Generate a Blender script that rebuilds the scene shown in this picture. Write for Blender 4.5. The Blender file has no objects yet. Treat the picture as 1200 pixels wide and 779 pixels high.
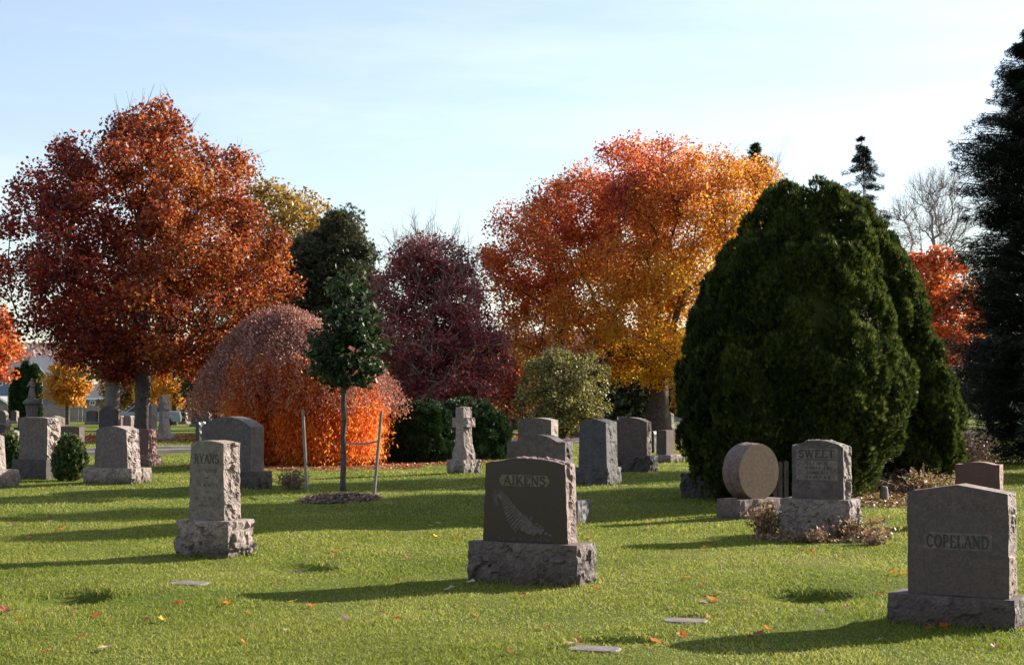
import bpy, bmesh, math, random
import numpy as np
from mathutils import Vector, noise as mn
random.seed(7); RNG = np.random.default_rng(7)
R = math.radians
C = bpy.context.scene.collection
sc = bpy.context.scene

# ------------------------------------------------------------------ camera
F = 1963.0; PITCH = math.atan(70.5 / F); EYE = 1.6
cam = bpy.data.cameras.new('camera'); camo = bpy.data.objects.new('camera', cam); C.objects.link(camo)
cam.sensor_width = 36; cam.lens = 36 * F / 1200; cam.clip_end = 5000; cam.clip_start = 0.1
camo.location = (0, 0, EYE); camo.rotation_euler = (math.pi / 2 + PITCH, 0, 0)
cam.dof.use_dof = False
sc.camera = camo

# ------------------------------------------------------------------ sky and sun
SUN_EL, SUN_AZ = R(22.5), math.atan2(0.84, 0.55)
w = bpy.data.worlds.new("World"); sc.world = w; w.use_nodes = True
nt = w.node_tree; nt.nodes.clear()
out = nt.nodes.new('ShaderNodeOutputWorld'); bg = nt.nodes.new('ShaderNodeBackground')
sky = nt.nodes.new('ShaderNodeTexSky'); sky.sky_type = 'NISHITA'; sky.sun_disc = False
sky.sun_elevation = SUN_EL; sky.sun_rotation = SUN_AZ; sky.air_density = 1.0; sky.dust_density = 0.8; sky.ozone_density = 2.2
tc = nt.nodes.new('ShaderNodeTexCoord'); mp = nt.nodes.new('ShaderNodeMapping'); mp.inputs['Scale'].default_value = (1.5, 1.5, 9)
mp.inputs['Rotation'].default_value = (0.15, 0.2, 0)
nz = nt.nodes.new('ShaderNodeTexNoise'); nz.inputs['Scale'].default_value = 2.2; nz.inputs['Detail'].default_value = 7; nz.inputs['Roughness'].default_value = 0.6
cr = nt.nodes.new('ShaderNodeValToRGB'); cr.color_ramp.elements[0].position = 0.42; cr.color_ramp.elements[1].position = 0.8
cr.color_ramp.elements[1].color = (0.27, 0.27, 0.27, 1); cr.color_ramp.elements[0].color = (0.11, 0.11, 0.11, 1)
mx = nt.nodes.new('ShaderNodeMix'); mx.data_type = 'RGBA'
L = nt.links.new
L(tc.outputs['Generated'], mp.inputs['Vector']); L(mp.outputs[0], nz.inputs['Vector']); L(nz.outputs['Fac'], cr.inputs[0])
L(cr.outputs[0], mx.inputs['Factor']); L(sky.outputs[0], mx.inputs['A']); mx.inputs['B'].default_value = (10.3, 9.7, 10.0, 1)
L(mx.outputs['Result'], bg.inputs['Color']); bg.inputs['Strength'].default_value = 0.074
L(bg.outputs[0], out.inputs[0])
sun = bpy.data.lights.new('sun', 'SUN'); sun.energy = 5.0; sun.angle = R(0.55); sun.color = (1.0, 0.92, 0.80)
suno = bpy.data.objects.new('sun', sun); C.objects.link(suno)
sd = Vector((math.sin(SUN_AZ) * math.cos(SUN_EL), math.cos(SUN_AZ) * math.cos(SUN_EL), math.sin(SUN_EL)))
suno.rotation_euler = sd.to_track_quat('Z', 'Y').to_euler(); suno.location = (0, 0, 30)
sc.view_settings.view_transform = 'Standard'; sc.view_settings.look = 'None'
sc.view_settings.exposure = 1.35; sc.view_settings.gamma = 1; sc.view_settings.use_curve_mapping = False
sc.cycles.max_bounces = 8; sc.cycles.transparent_max_bounces = 4; sc.cycles.diffuse_bounces = 4
sc.cycles.transmission_bounces = 4; sc.cycles.glossy_bounces = 2; sc.cycles.use_denoising = True

# ------------------------------------------------------------------ helpers
def ray(px, py):
    u = 389.5 - py
    return np.array([px - 600, F * math.cos(PITCH) - u * math.sin(PITCH), F * math.sin(PITCH) + u * math.cos(PITCH)])
def P(px, py, Y):
    v = ray(px, py); return v * (Y / v[1]) + np.array([0, 0, EYE])
DIPS = []   # x, y, rx, ry, depth
def zg0(y):
    y = np.asarray(y, float)
    return -1.6 * np.clip((y - 60) / 130, 0, 1)
def zg(x, y):
    x = np.asarray(x, float); y = np.asarray(y, float)
    z = zg0(y) + 0.018 * np.sin(x * .9 + y * .35) * np.sin(y * .55 - x * .2) + 0.008 * np.sin(x * 2.7 + 1.3) * np.sin(y * 2.1)
    for (a, b, rx, ry, d) in DIPS:
        q = ((x - a) / rx) ** 2 + ((y - b) / ry) ** 2
        z = z - d / (1 + np.clip(q, 0, 50) ** 4)
    return z
def G(px, py):
    """depth at which the ray meets the ground"""
    v = ray(px, py)
    for Y in np.arange(8, 400, 0.02):
        if EYE + v[2] * Y / v[1] <= zg0(Y): return float(v[0] * Y / v[1]), float(Y)
    return float(v[0] * 180 / v[1]), 180.
def pxm(Y): return F / Y

def mesh(name, verts, faces, mats, parent=None, midx=None, smooth=False, off=None):
    verts = np.asarray(verts, np.float32)
    if off is not None: verts = verts - np.asarray(off, np.float32)
    me = bpy.data.meshes.new(name)
    if isinstance(faces, np.ndarray):
        k = faces.shape[1]; n = len(faces)
        me.vertices.add(len(verts)); me.vertices.foreach_set('co', verts.ravel())
        me.loops.add(n * k); me.loops.foreach_set('vertex_index', faces.astype(np.int32).ravel())
        me.polygons.add(n); me.polygons.foreach_set('loop_start', np.arange(0, n * k, k, dtype=np.int32))
        me.update(calc_edges=True)
    else:
        me.from_pydata([tuple(map(float, v)) for v in verts], [], [tuple(int(i) for i in f) for f in faces]); me.update()
    if not isinstance(mats, (list, tuple)): mats = [mats]
    for m in mats: me.materials.append(m)
    if midx is not None: me.polygons.foreach_set('material_index', np.asarray(midx, np.int32))
    if smooth: me.polygons.foreach_set('use_smooth', np.ones(len(me.polygons), bool))
    o = bpy.data.objects.new(name, me); C.objects.link(o)
    if parent is not None: o.parent = parent
    return o
def tag(o, label=None, cat=None, group=None, kind=None):
    if label: o['label'] = label
    if cat: o['category'] = cat
    if group: o['group'] = group
    if kind: o['kind'] = kind
    return o
def empty(name, loc, rz=0, **k):
    o = bpy.data.objects.new(name, None); C.objects.link(o); o.location = tuple(map(float, loc)); o.rotation_euler = (0, 0, rz)
    o.empty_display_size = 0.2
    return tag(o, **k)
class MB:
    def __init__(s): s.v = []; s.f = []; s.m = []
    def add(s, v, f, m=0):
        b = len(s.v); s.v += [tuple(map(float, p)) for p in v]; s.f += [tuple(i + b for i in q) for q in f]; s.m += [m] * len(f)
    def box(s, x0, x1, y0, y1, z0, z1, m=0):
        s.add([(x0, y0, z0), (x1, y0, z0), (x1, y1, z0), (x0, y1, z0), (x0, y0, z1), (x1, y0, z1), (x1, y1, z1), (x0, y1, z1)],
              [(0, 3, 2, 1), (4, 5, 6, 7), (0, 1, 5, 4), (1, 2, 6, 5), (2, 3, 7, 6), (3, 0, 4, 7)], m)
    def prism_xz(s, pts, y0, y1, m=0):
        n = len(pts)
        s.add([(x, y0, z) for x, z in pts] + [(x, y1, z) for x, z in pts],
              [tuple(range(n))[::-1], tuple(range(n, 2 * n))] + [(i, (i + 1) % n, (i + 1) % n + n, i + n) for i in range(n)], m)
    def frustum(s, p0, p1, r0, r1, n=8, m=0, caps=True):
        p0 = Vector(p0); p1 = Vector(p1); d = (p1 - p0).normalized()
        a = d.orthogonal().normalized(); b = d.cross(a)
        v = [p + (a * math.cos(t) + b * math.sin(t)) * r for p, r in ((p0, r0), (p1, r1)) for t in [2 * math.pi * i / n for i in range(n)]]
        f = [(i, (i + 1) % n, (i + 1) % n + n, i + n) for i in range(n)]
        if caps: f += [tuple(range(n))[::-1], tuple(range(n, 2 * n))]
        s.add(v, f, m)
    def lathe(s, prof, c=(0, 0), n=16, m=0):
        k = len(prof)
        v = [(c[0] + r * math.cos(2 * math.pi * i / n), c[1] + r * math.sin(2 * math.pi * i / n), z) for r, z in prof for i in range(n)]
        f = [(j * n + i, j * n + (i + 1) % n, (j + 1) * n + (i + 1) % n, (j + 1) * n + i) for j in range(k - 1) for i in range(n)]
        f += [tuple(range(n))[::-1], tuple(range((k - 1) * n, k * n))]
        s.add(v, f, m)
    def build(s, name, mats, parent=None, smooth=False):
        o = mesh(name, s.v, s.f, mats, parent, s.m, smooth)
        return o

# ------------------------------------------------------------------ materials
def newmat(name):
    m = bpy.data.materials.new(name); m.use_nodes = True; t = m.node_tree; t.nodes.clear()
    o = t.nodes.new('ShaderNodeOutputMaterial'); return m, t, o
def N(t, typ, **k):
    n = t.nodes.new(typ)
    for a, b in k.items():
        if a in n.inputs: n.inputs[a].default_value = b
        else: setattr(n, a, b)
    return n
def ramp(t, stops, interp='LINEAR'):
    n = t.nodes.new('ShaderNodeValToRGB'); e = n.color_ramp.elements; n.color_ramp.interpolation = interp
    e[0].position = stops[0][0]; e[0].color = (*stops[0][1], 1); e[1].position = stops[-1][0]; e[1].color = (*stops[-1][1], 1)
    for p, c in stops[1:-1]:
        x = e.new(p); x.color = (*c, 1)
    return n
def granite(name, col, rough=0.75, bump=0.4, speck=0.25, stain=0.5, scale=1.0, stain_col=None, moss=0.0):
    stain = min(1, stain + .3)
    m, t, o = newmat(name); b = N(t, 'ShaderNodeBsdfPrincipled', Roughness=rough)
    tcn = N(t, 'ShaderNodeTexCoord')
    def nz(s, d, v=None):
        n = N(t, 'ShaderNodeTexNoise', Scale=s * scale, Detail=d, Roughness=0.65)
        t.links.new((v or tcn.outputs['Object']), n.inputs['Vector']); return n
    n1 = nz(140, 2); n2 = nz(4.5, 6)
    mpn = N(t, 'ShaderNodeMapping'); mpn.inputs['Scale'].default_value = (7, 7, 0.8); t.links.new(tcn.outputs['Object'], mpn.inputs[0])
    n3 = nz(1.6, 6, mpn.outputs[0])
    c = np.array(col) * np.array([1.20, 1.0, .93]) * (.62 if 'rough' in name else .50 if 'base' in name else .375)
    r1 = ramp(t, [(0.32, tuple(c * (1 - speck))), (0.5, tuple(c)), (0.7, tuple(np.minimum(c * (1 + speck), .9)))]); t.links.new(n1.outputs['Fac'], r1.inputs[0])
    st = np.array(stain_col) * .6 if stain_col is not None else c * 0.45
    r2 = ramp(t, [(0.42, (0, 0, 0)), (0.68, (stain, stain, stain))]); t.links.new(n2.outputs['Fac'], r2.inputs[0])
    r3 = ramp(t, [(0.5, (0, 0, 0)), (0.75, (stain * .7,) * 3)]); t.links.new(n3.outputs['Fac'], r3.inputs[0])
    m1 = N(t, 'ShaderNodeMix', data_type='RGBA'); t.links.new(r2.outputs[0], m1.inputs['Factor']); t.links.new(r1.outputs[0], m1.inputs['A']); m1.inputs['B'].default_value = (*st, 1)
    m2 = N(t, 'ShaderNodeMix', data_type='RGBA'); t.links.new(r3.outputs[0], m2.inputs['Factor']); t.links.new(m1.outputs['Result'], m2.inputs['A']); m2.inputs['B'].default_value = (*(st * .8), 1)
    n4 = nz(19, 5); r4 = ramp(t, [(.34, (.62, .62, .62)), (.5, (.95, .95, .95)), (.66, (1.3, 1.3, 1.3))]); t.links.new(n4.outputs['Fac'], r4.inputs[0])
    n5 = nz(62, 1); r5 = ramp(t, [(.36, (.7, .7, .7)), (.5, (1, 1, 1)), (.66, (1.3, 1.3, 1.3))]); t.links.new(n5.outputs['Fac'], r5.inputs[0])
    m3 = N(t, 'ShaderNodeMix', data_type='RGBA', blend_type='MULTIPLY'); m3.inputs['Factor'].default_value = .8 if rough > .3 else .35; t.links.new(m2.outputs['Result'], m3.inputs['A']); t.links.new(r4.outputs[0], m3.inputs['B'])
    m4 = N(t, 'ShaderNodeMix', data_type='RGBA', blend_type='MULTIPLY'); m4.inputs['Factor'].default_value = .8; t.links.new(m3.outputs['Result'], m4.inputs['A']); t.links.new(r5.outputs[0], m4.inputs['B'])
    res_ = m4.outputs['Result']
    if 'rough' in name or 'base' in name or 'dark' in name:   # soil splashed on the foot of the stone
        sx = N(t, 'ShaderNodeSeparateXYZ'); t.links.new(tcn.outputs['Object'], sx.inputs[0]); za = N(t, 'ShaderNodeMath', operation='MULTIPLY_ADD'); t.links.new(n2.outputs['Fac'], za.inputs[0]); za.inputs[1].default_value = -.22; t.links.new(sx.outputs['Z'], za.inputs[2])
        mr = N(t, 'ShaderNodeMapRange'); t.links.new(za.outputs[0], mr.inputs[0]); mr.inputs[1].default_value = -.10; mr.inputs[2].default_value = .03; mr.inputs[3].default_value = .7; mr.inputs[4].default_value = 0
        m5 = N(t, 'ShaderNodeMix', data_type='RGBA'); t.links.new(mr.outputs[0], m5.inputs['Factor']); t.links.new(res_, m5.inputs['A']); m5.inputs['B'].default_value = (.05, .035, .022, 1); res_ = m5.outputs['Result']
    t.links.new(res_, b.inputs['Base Color'])
    if bump:
        nb = nz(38, 8); nb.inputs['Roughness'].default_value = .75
        bp = N(t, 'ShaderNodeBump', Strength=bump, Distance=0.012); t.links.new(nb.outputs['Fac'], bp.inputs['Height']); t.links.new(bp.outputs[0], b.inputs['Normal'])
    t.links.new(b.outputs[0], o.inputs[0]); return m
def plain(name, col, rough=0.8, var=0.15, scale=6, metal=0, bump=0.0, coords='Object'):
    m, t, o = newmat(name); b = N(t, 'ShaderNodeBsdfPrincipled', Roughness=rough, Metallic=metal)
    tcn = N(t, 'ShaderNodeTexCoord'); n = N(t, 'ShaderNodeTexNoise', Scale=scale, Detail=5); t.links.new(tcn.outputs[coords], n.inputs[0])
    c = np.array(col); r = ramp(t, [(0.3, tuple(c * (1 - var))), (0.7, tuple(np.minimum(c * (1 + var), .95)))]); t.links.new(n.outputs['Fac'], r.inputs[0])
    t.links.new(r.outputs[0], b.inputs['Base Color'])
    if bump:
        bp = N(t, 'ShaderNodeBump', Strength=bump, Distance=0.02); t.links.new(n.outputs['Fac'], bp.inputs['Height']); t.links.new(bp.outputs[0], b.inputs['Normal'])
    t.links.new(b.outputs[0], o.inputs[0]); return m
def leafmat(name, cols, trans=0.45, grad=None, noise_scale=0.5, spec=0.35, rough=0.5, tsat=1.0):
    """cols: palette spread over the leaves; grad=(axis vector, offset, palette B): second palette taken towards one side of the crown"""
    m, t, o = newmat(name)
    geo = N(t, 'ShaderNodeNewGeometry'); tcn = N(t, 'ShaderNodeTexCoord')
    n = N(t, 'ShaderNodeTexNoise', Scale=noise_scale, Detail=3); t.links.new(tcn.outputs['Object'], n.inputs[0])
    mm = N(t, 'ShaderNodeMath', operation='MULTIPLY_ADD'); t.links.new(n.outputs['Fac'], mm.inputs[0]); mm.inputs[1].default_value = 1.5; mm.inputs[2].default_value = -0.75
    ad = N(t, 'ShaderNodeMath', operation='ADD'); t.links.new(geo.outputs['Random Per Island'], ad.inputs[0]); t.links.new(mm.outputs[0], ad.inputs[1]); ad.use_clamp = True
    k = len(cols); r = ramp(t, [(i / (k - 1) * .9 + .05, c) for i, c in enumerate(cols)]); t.links.new(ad.outputs[0], r.inputs[0])
    col = r.outputs[0]
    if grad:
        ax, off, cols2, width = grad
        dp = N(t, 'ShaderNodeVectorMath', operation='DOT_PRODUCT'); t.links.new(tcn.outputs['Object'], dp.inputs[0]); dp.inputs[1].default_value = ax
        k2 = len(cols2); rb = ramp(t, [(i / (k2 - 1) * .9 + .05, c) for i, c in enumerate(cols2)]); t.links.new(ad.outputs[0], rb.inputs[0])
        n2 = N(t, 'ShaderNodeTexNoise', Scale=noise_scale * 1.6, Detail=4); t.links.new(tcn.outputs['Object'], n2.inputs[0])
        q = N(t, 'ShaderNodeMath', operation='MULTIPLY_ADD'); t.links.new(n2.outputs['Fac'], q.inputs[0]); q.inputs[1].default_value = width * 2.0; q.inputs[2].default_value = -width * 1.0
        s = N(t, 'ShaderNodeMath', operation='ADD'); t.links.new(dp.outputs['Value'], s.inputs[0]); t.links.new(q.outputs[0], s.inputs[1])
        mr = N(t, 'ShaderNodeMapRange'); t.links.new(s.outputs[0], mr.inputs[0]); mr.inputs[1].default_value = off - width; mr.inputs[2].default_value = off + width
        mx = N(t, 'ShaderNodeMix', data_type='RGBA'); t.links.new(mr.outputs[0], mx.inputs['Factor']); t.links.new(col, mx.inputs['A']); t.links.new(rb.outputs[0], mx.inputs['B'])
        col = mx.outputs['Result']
    b = N(t, 'ShaderNodeBsdfPrincipled', Roughness=rough); b.inputs['Specular IOR Level'].default_value = spec
    t.links.new(col, b.inputs['Base Color'])
    tr = N(t, 'ShaderNodeBsdfTranslucent'); hs = N(t, 'ShaderNodeHueSaturation', Saturation=tsat, Value=1.25); t.links.new(col, hs.inputs['Color']); t.links.new(hs.outputs[0], tr.inputs[0])
    ms = N(t, 'ShaderNodeMixShader'); ms.inputs[0].default_value = trans
    t.links.new(b.outputs[0], ms.inputs[1]); t.links.new(tr.outputs[0], ms.inputs[2]); t.links.new(ms.outputs[0], o.inputs[0]); return m

G_GREY = granite('grey_granite', (0.30, 0.27, 0.255), bump=.25)
G_GREYR = granite('grey_granite_rough', (0.40, 0.36, 0.33), bump=.9, stain=.35)
G_PALE = granite('pale_granite', (0.42, 0.40, 0.38), bump=.3, stain=.45)
G_PALER = granite('pale_granite_rough', (0.46, 0.43, 0.40), bump=.9, stain=.4)
G_DARK = granite('dark_weathered_granite', (0.155, 0.14, 0.135), bump=.5, stain=.5)
G_BLUE = granite('blue_grey_granite', (0.20, 0.21, 0.225), bump=.4, stain=.6)
G_BROWN = granite('brown_granite', (0.21, 0.165, 0.145), bump=.15, stain=.3)
G_BROWNR = granite('brown_granite_rough', (0.33, 0.28, 0.26), bump=.9, stain=.4)
G_PINK = granite('pink_granite', (0.30, 0.165, 0.135), bump=.2, stain=.2)
G_PINKR = granite('pink_granite_rough', (0.42, 0.28, 0.24), bump=.9, stain=.2)
G_RED = granite('polished_red_granite', (0.060, 0.020, 0.018), rough=.3, bump=0, stain=.55, speck=.35, stain_col=(0.030, 0.014, 0.014))
G_REDR = granite('red_granite_rough', (0.33, 0.26, 0.245), bump=.9, stain=.35)
G_COPE = granite('brown_polished_granite', (0.165, 0.112, 0.104), rough=.45, bump=0.05, stain=.35, stain_col=(0.085, .062, .062))
G_TAN = granite('tan_brown_stone', (0.26, 0.155, 0.07), rough=.5, bump=.1, stain=.3)
G_MAUVE = granite('mauve_granite_rough', (0.23, 0.185, 0.18), bump=.8, stain=.3)
G_BLACK = granite('black_granite', (0.035, 0.035, 0.04), rough=.35, bump=0.05, stain=.2)
M_CREAM = granite('cream_carved_panel', (0.36, 0.31, 0.19), bump=.2, stain=.5, stain_col=(.22, .16, .05))
M_PANEL = granite('frosted_grey_panel', (0.31, 0.275, 0.27), bump=.2, stain=.3)
M_LETD = plain('dark_lettering', (0.03, 0.027, 0.026)); M_LETG = plain('grey_lettering', (0.05, 0.045, 0.04))
M_CARVE = granite('frosted_carving', (0.27, 0.24, 0.215), bump=.3, stain=.2)
M_BARK = plain('bark', (0.075, 0.058, 0.048), .95, .45, 9, bump=.8)
M_BARKG = plain('grey_bark', (0.16, 0.14, 0.13), .95, .35, 9, bump=.8)
M_TWIG = plain('bare_twig', (0.24, 0.20, 0.19), .9, .25, 5)
M_WOOD = plain('weathered_stake_wood', (0.20, 0.165, 0.135), .9, .3, 14, bump=.4)
M_SOIL = plain('dark_soil', (0.045, 0.03, 0.02), 1, .4, 12, bump=.8)
M_WHITE = plain('white_trim', (0.75, 0.75, 0.74), .6, .04); M_GLASS = plain('dark_window_glass', (0.03, 0.04, 0.05), .1, .1)
M_SIDING = plain('blue_grey_siding', (0.17, 0.21, 0.27), .7, .05); M_ROOF = plain('grey_shingles', (0.09, 0.088, 0.092), .9, .2, 3)
M_ROOFL = plain('pale_shingles', (0.20, 0.20, 0.21), .9, .1, 3); M_BEIGE = plain('beige_boards', (0.24, 0.19, 0.155), .85, .15, 2)
M_SOLAR = plain('dark_solar_panel', (0.02, 0.025, 0.035), .3, .1)

# ------------------------------------------------------------------ ground
CLEAR = []
for a, b, rx, ry in [(221, 685, .155, .13), (803, 729, .16, .12), (697, 763, .17, .12)]:
    x, y = G(a, b); CLEAR.append((x, y, rx, ry))
holes_px = [(83, 701, .30, .42, .16), (948, 697, .33, .44, .18), (722, 751, .28, .17, .08), (812, 721, .18, .12, .05), (355, 664, .30, .36, .11), (1010, 560, .2, .2, .02)]
for (a, b, rx, ry, d) in holes_px:
    x, y = G(a, b); DIPS.append((x, y, rx, ry, d))
def axis(parts):
    r = []
    for a, b, s in parts: r += list(np.arange(a, b, s))
    return np.array(r + [parts[-1][1]])
gx = axis([(-900, -300, 100), (-300, -80, 20), (-80, -20, 4), (-20, -8, 1), (-8, 8, .07), (8, 20, 1), (20, 80, 4), (80, 300, 20), (300, 900, 100)])
gy = axis([(-60, -10, 10), (-10, 8, 1), (8, 24, .07), (24, 60, .6), (60, 200, 5), (200, 1000, 50)])
XX, YY = np.meshgrid(gx, gy); nx_, ny_ = len(gx), len(gy)
V = np.stack([XX, YY, zg(XX, YY)], -1).reshape(-1, 3)
ii = (np.arange(ny_ - 1)[:, None] * nx_ + np.arange(nx_ - 1)[None]).ravel()
m, t, o = newmat('lawn_soil_and_thatch'); b = N(t, 'ShaderNodeBsdfPrincipled', Roughness=.95); b.inputs['Specular IOR Level'].default_value = .1
tcn = N(t, 'ShaderNodeTexCoord'); n1 = N(t, 'ShaderNodeTexNoise', Scale=.35, Detail=6); n2 = N(t, 'ShaderNodeTexNoise', Scale=22, Detail=8, Roughness=.7)
for n in (n1, n2): t.links.new(tcn.outputs['Object'], n.inputs[0])
r1 = ramp(t, [(.35, (.11, .15, .02)), (.55, (.16, .19, .03)), (.7, (.22, .21, .055))]); t.links.new(n1.outputs['Fac'], r1.inputs[0])
r2 = ramp(t, [(.3, (.35, .35, .35)), (.65, (1.1, 1.1, 1.1))]); t.links.new(n2.outputs['Fac'], r2.inputs[0])
mxn = N(t, 'ShaderNodeMix', data_type='RGBA', blend_type='MULTIPLY'); mxn.inputs['Factor'].default_value = 1
t.links.new(r1.outputs[0], mxn.inputs['A']); t.links.new(r2.outputs[0], mxn.inputs['B']); t.links.new(mxn.outputs['Result'], b.inputs['Base Color'])
bp = N(t, 'ShaderNodeBump', Strength=1.0, Distance=.06); t.links.new(n2.outputs['Fac'], bp.inputs['Height']); t.links.new(bp.outputs[0], b.inputs['Normal'])
t.links.new(b.outputs[0], o.inputs[0]); M_GROUND = m
tag(mesh('ground', V, np.stack([ii, ii + 1, ii + nx_ + 1, ii + nx_], 1), M_GROUND, smooth=True), kind='structure')

# cemetery lane
p0 = np.array(G(205, 529)); p1 = np.array(G(797, 516)); dl = (p1 - p0) / np.linalg.norm(p1 - p0); nl = np.array([-dl[1], dl[0]])
mb = MB(); kb = MB()
s_ = np.arange(-60, 40, 2.0); LW = 1.3
for side in (0,):
    vv = []; 
    for s in s_:
        c = p0 + dl * s
        for k in (-LW, LW):
            q = c + nl * k; vv.append((q[0], q[1], float(zg(q[0], q[1])) + .02))
    mb.add(vv, [(2 * i, 2 * i + 1, 2 * i + 3, 2 * i + 2) for i in range(len(s_) - 1)])
    for k0, k1 in ((-LW - .16, -LW), (LW, LW + .16)):
        vv = []
        for s in s_:
            c = p0 + dl * s
            for k, h in ((k0, -.05), (k0, .10), (k1, .10), (k1, -.05)):
                q = c + nl * k; vv.append((q[0], q[1], float(zg(q[0], q[1])) + h))
        kb.add(vv, [(4 * i + j, 4 * i + j + 1, 4 * i + j + 5, 4 * i + j + 4) for i in range(len(s_) - 1) for j in range(3)])
M_LANE = plain('worn_asphalt', (0.13, 0.115, 0.11), .9, .2, 3)
tag(mb.build('road', M_LANE), kind='structure'); tag(kb.build('kerb', plain('concrete_kerb', (0.33, .29, .27), .9, .2, 2)), kind='structure')

# ------------------------------------------------------------------ grass
def snoise(x, y, s=1.0, seed=0):
    r = np.random.default_rng(seed); a = 0
    for i in range(7):
        k = r.normal(size=2) * s * (1 + i * .5); a = a + np.sin(x * k[0] + y * k[1] + r.uniform(0, 6.28)) / (1 + i * .4)
    return a / 3
def blades(n, y0, y1, dens_w, hgt, wid, seed):
    r = np.random.default_rng(seed)
    y = y0 + (y1 - y0) * r.random(n * 2); wdt = (0.32 * y + 2.0); keep = r.random(n * 2) < wdt * dens_w(y) / np.max(wdt * dens_w(y)); y = y[keep][:n]
    n = len(y); x = (r.random(n) * 2 - 1) * (0.32 * y + 2.0)
    # thin out the bare marker spots
    ok = np.ones(n, bool)
    for (a, b, rx, ry, d) in DIPS: ok &= (((x - a) / rx) ** 2 + ((y - b) / ry) ** 2) > 1.1
    for (a, b, rx, ry) in CLEAR: ok &= (((x - a) / rx) ** 2 + ((y - b) / ry) ** 2) > 1
    bare = snoise(x, y, 1.7, 5) + .5 * snoise(x, y, 7, 6); ok &= ~((bare > .85) & (r.random(n) < .6))
    x, y = x[ok], y[ok]; n = len(x)
    h = hgt * (0.55 + .8 * r.random(n)) * (1 + .45 * snoise(x, y, 1.3, 3) + .35 * snoise(x, y, 6, 4)); h = np.clip(h, hgt * .3, None)
    for (a, b, rx, ry, d) in DIPS:
        q = np.sqrt(((x - a) / rx) ** 2 + ((y - b) / ry) ** 2); h *= 1 + .8 * np.exp(-((q - 1.1) / .25) ** 2)
    for (a, b, w_, d_, th_) in FEET:
        nr = np.abs(x - a) + np.abs(y - b) < 2; u = (x[nr] - a) * math.cos(th_) + (y[nr] - b) * math.sin(th_); v_ = -(x[nr] - a) * math.sin(th_) + (y[nr] - b) * math.cos(th_)
        ds = np.hypot(np.clip(np.abs(u) - w_ / 2, 0, None), np.clip(np.abs(v_) - d_ / 2, 0, None)); h[nr] *= 1 + 1.5 * np.exp(-(ds / .05) ** 2) * (.4 + .6 * (snoise(x[nr], y[nr], 9, 8) > -.1))
    wd = wid * (.7 + .6 * r.random(n)) * np.maximum(1, y / 13)
    z = zg(x, y) - .004
    a = r.random(n) * 6.283; lean = h * (.3 + 1.5 * r.random(n)); la = r.random(n) * 6.283
    bx, by = np.cos(a) * wd, np.sin(a) * wd
    tx, ty = x + np.cos(la) * lean, y + np.sin(la) * lean
    mxx, myy = x + np.cos(la) * lean * .35, y + np.sin(la) * lean * .35
    v = np.stack([np.stack([x - bx, y - by, z], 1), np.stack([x + bx, y + by, z], 1),
                  np.stack([mxx + bx * .8, myy + by * .8, z + h * .6], 1), np.stack([mxx - bx * .8, myy - by * .8, z + h * .6], 1),
                  np.stack([tx, ty, z + h], 1)], 1).reshape(-1, 3)
    i = np.arange(n)[:, None] * 5
    f = np.concatenate([i + [0, 1, 2], i + [0, 2, 3], i + [3, 2, 4]])
    return v, f
FEET = []
# ------------------------------------------------------------------ stones
def fb(p, s, o=3): return mn.fractal(Vector(p) * s, 1.0, 2.0, o)
def rockn(p, seed):
    q = Vector((p[0] + seed * 3.7, p[1] - seed * 1.9, p[2] + seed)); t_ = 0
    for S, k in ((5.5, .62), (13, .34), (29, .16)):
        w_ = Vector((q.x * S, q.y * S, q.z * S * .8)); c0 = mn.voronoi(w_)[1][0]; h = math.sin(c0.x * 12.9898 + c0.y * 78.233 + c0.z * 37.719) * 43758.5453; h -= math.floor(h)
        g = Vector((math.sin(h * 91), math.sin(h * 57 + 1), math.sin(h * 33 + 2))); t_ += k * ((h - .5) * .9 + (w_ - c0).dot(g) * 1.1)
    return t_ * 1.15 + .12 * mn.fractal(q * 20, 1, 2, 3)
def outline(w, h, top, rise, res, taper=0.0):
    """points (x, z) from bottom left, over the top, to bottom right"""
    hw = w / 2; tw = hw - taper
    if top == 'arch': hs = h - tw
    else: hs = h - rise
    pts = []; n = max(2, int(hs / res))
    for i in range(n): pts.append((-(hw + (tw - hw) * i / n), hs * i / n))
    m = max(8, int(2 * tw / res))
    for i in range(m + 1):
        u = -1 + 2 * i / m; x = u * tw
        if top == 'flat': z = h - rise * abs(u) ** 10
        elif top == 'arc': z = h - rise * (u * u)
        elif top == 'peak': z = h - rise * abs(u) ** 1.0
        elif top == 'arch': a = math.pi * (1 - i / m); x = tw * math.cos(a); z = hs + tw * math.sin(a)
        elif top == 'serp': z = h - rise * (0 if abs(u) < .01 else min(1, (abs(u) / .72) ** 2.2) )
        elif top == 'gable': z = h - rise * max(0, abs(u) - .25) / .75
        else: z = h
        pts.append((x, z))
    for i in range(1, n + 1): pts.append(((tw + (hw - tw) * i / n), hs * (1 - i / n)))
    return pts
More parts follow.
